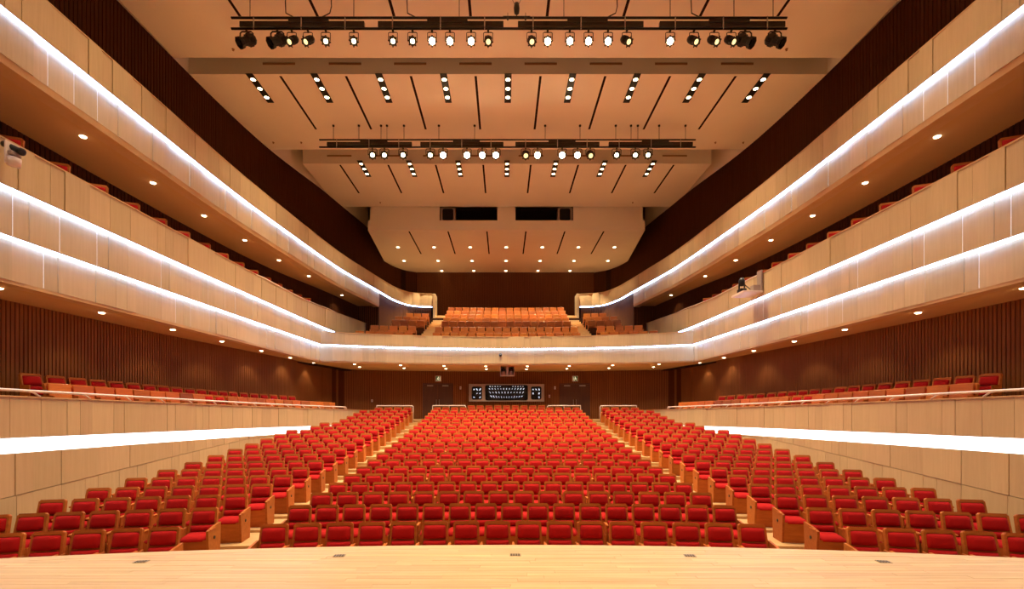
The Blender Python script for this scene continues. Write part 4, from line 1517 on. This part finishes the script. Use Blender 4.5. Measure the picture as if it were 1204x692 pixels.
for (_, k, blk, i, n, s, sc, x, y, z, th) in far:
    M = Matrix.Translation((x, y, z)) @ Matrix.Rotation(-th, 4, 'Z') @ Matrix.Diagonal((sc, 1, 1, 1))
    FW.add([M @ Vector(v) for v in lowW.v], lowW.f)
    FR.add([M @ Vector(v) for v in lowR.v], lowR.f)
    for e, sg in (((blk == 'right' and i == 0) or (blk == 'centre' and i == 0), -1), ((blk == 'left' and i == 0) or (blk == 'centre' and i == n - 1), 1)):
        if e:
            FW.add([M @ Vector((v[0] + sg * 0.262, v[1], v[2])) for v in endp.v], endp.f)
fo = FW.obj('distant_stalls_seating', M_SEATW, None, kind='stuff')
fo['label'] = 'farther rows of red cushioned wooden seats up to the back wall'
fo['category'] = 'seat'
# both materials in one mesh
me = fo.data
bmm = bmesh.new()
bmm.from_mesh(me)
tmp = FR.mesh('tmp', M_RED, True)
nf = len(bmm.faces)
bmm.from_mesh(tmp)
bmm.faces.ensure_lookup_table()
for f in bmm.faces[nf:]:
    f.material_index = 1
    f.smooth = True
bmm.to_mesh(me)
bmm.free()
me.materials.append(M_RED)
bpy.data.meshes.remove(tmp)

# tipped-up seats: wooden underside shown to the front
tipM = {}
tipM['back_shell'] = seatM['back_shell']
tipM['back_cushion'] = seatM['back_cushion']
under = MB()
Mu = Matrix.Translation((0, -0.17, 0.655)) @ Matrix.Rotation(-math.radians(9), 4, 'X')
under.cbox((0, 0, 0), (0.475, 0.035, 0.43), 0.010, None)
under.v = [tuple(Mu @ Vector(v)) for v in under.v]
tipM['seat_underside'] = under.mesh('seat_underside', M_BALW)
tipM['balcony_underside'] = under.mesh('seat_underside', M_BALW2)
tc = MB().cushion(0.45, 0.46, 0.05, Mu @ Matrix.Translation((0, 0.018, -0.03)) @ Matrix.Rotation(PI, 4, 'Z'), 4, 4)
tipM['seat_cushion'] = tc.mesh('seat_cushion', M_RED, True)
tipM['side_frame'] = MB().box(-0.0125, 0.0125, -0.34, -0.08, 0, 0.60).mesh('side_frame', M_SEATW)


def tipped(name, lab, group, x, y, z, rz, parts=('back_shell', 'back_cushion', 'seat_underside', 'seat_cushion', 'side_frame'), sc=1.0):
    o = thing(name, lab, 'seat', (x, y, z), rz, group)
    o.scale = (sc, 1, 1)
    for nm in parts:
        if nm == 'side_frame':
            inst(nm, tipM[nm], o, (-0.254, 0, 0))
            inst(nm, tipM[nm], o, (0.254, 0, 0))
        else:
            inst('seat_underside' if nm == 'balcony_underside' else nm, tipM[nm], o)
    return o


def opened(name, lab, group, x, y, z, rz):
    o = thing(name, lab, 'seat', (x, y, z), rz, group)
    for nm in ('back_shell', 'back_cushion', 'lumbar_cushion', 'seat_cushion'):
        inst(nm, seatM[nm], o)
    for sx in (-0.254, 0.254):
        inst('side_frame', tipM['side_frame'], o, (sx, 0, 0))
    return o


# terrace seats: two rows each side, facing across the hall
for sgn, side in ((-1, 'left'), (1, 'right')):
    p = Path(PAR, sgn)
    g = 'seats on the %s terrace' % side
    i = 0
    s = p.s_at_y(10.45)
    while s < p.s_at_y(24.2) and i < 24:
        q, t, n = p.at(s)
        ang = math.atan2(n.y, n.x) + PI / 2       # facing the hall
        rz = ang + sgn * math.radians(9)
        pos = q - n * 0.78
        z = H(par_top(q.y) - 0.53)
        i += 1
        if i in (10, 11):
            opened('terrace_chair', 'red folding seat with seat lowered, front row of %s terrace, %s from the stage' % (side, ORD[i]), g, pos.x, pos.y, z, rz)
        else:
            tipped('terrace_chair', 'folding seat tipped up to its wooden underside, front row of %s terrace, %s from stage' % (side, ORD[i]), g, pos.x, pos.y, z, rz)
        s += 0.6
    i = 0
    s = p.s_at_y(10.9)
    while s < p.s_at_y(22.4) and i < 24:
        q, t, n = p.at(s)
        rz = math.atan2(n.y, n.x) + PI / 2 + sgn * math.radians(9)
        pos = q - n * 1.75
        z = H(par_top(q.y) - 0.27)
        i += 1
        opened('terrace_chair', 'red folding seat with wooden frame, back row of %s terrace, %s from the stage' % (side, ORD[i]), g, pos.x, pos.y, z, rz)
        s += 0.6

# rear balcony seats
for j, (d, top) in enumerate(BROWS):
    z = H(top - SEAT_H)
    nc = 17 if j < 2 else 16
    pit = 8.7 / nc
    for i in range(nc):
        s = (i - (nc - 1) / 2) * pit
        th = s / 60
        y = d - (60 - math.sqrt(3600 - s * s))
        tipped('balcony_chair', 'folded orange wood seat, centre of rear balcony, %s row up, %s from the left' % (ORD[j + 1], ORD[i + 1]), 'folded seats on the rear balcony', s, y, z, -th,
               ('back_shell', 'back_cushion', 'balcony_underside', 'side_frame'), pit / 0.54)
    ns = [6, 5, 4, 4, 3, 0, 0][j]
    for sgn, side in ((-1, 'left'), (1, 'right')):
        for i in range(ns):
            s = sgn * (5.68 + i * 0.54)
            th = s / 45
            y = d - (45 - math.sqrt(2025 - s * s))
            tipped('balcony_chair', 'folded orange wood seat, %s block of rear balcony, %s row up, %s from its stair' % (side, ORD[j + 1], ORD[i + 1]), 'folded seats on the rear balcony', s, y, z, -th,
                   ('back_shell', 'back_cushion', 'balcony_underside', 'side_frame'))
# seats behind the lower side balconies, their tops just above the rail
for sgn, side in ((-1, 'left'), (1, 'right')):
    for i in range(15):
        d = 9.55 + 1.02 * i
        opened('side_balcony_chair', 'red seat peeping over the lower %s balcony front, %s from the stage' % (side, ORD[i + 1]), 'seats along the lower %s balcony' % side,
               sgn * 10.32, d, H(4.71 + max(0, d - 22) * 0.05), -sgn * math.radians(22))
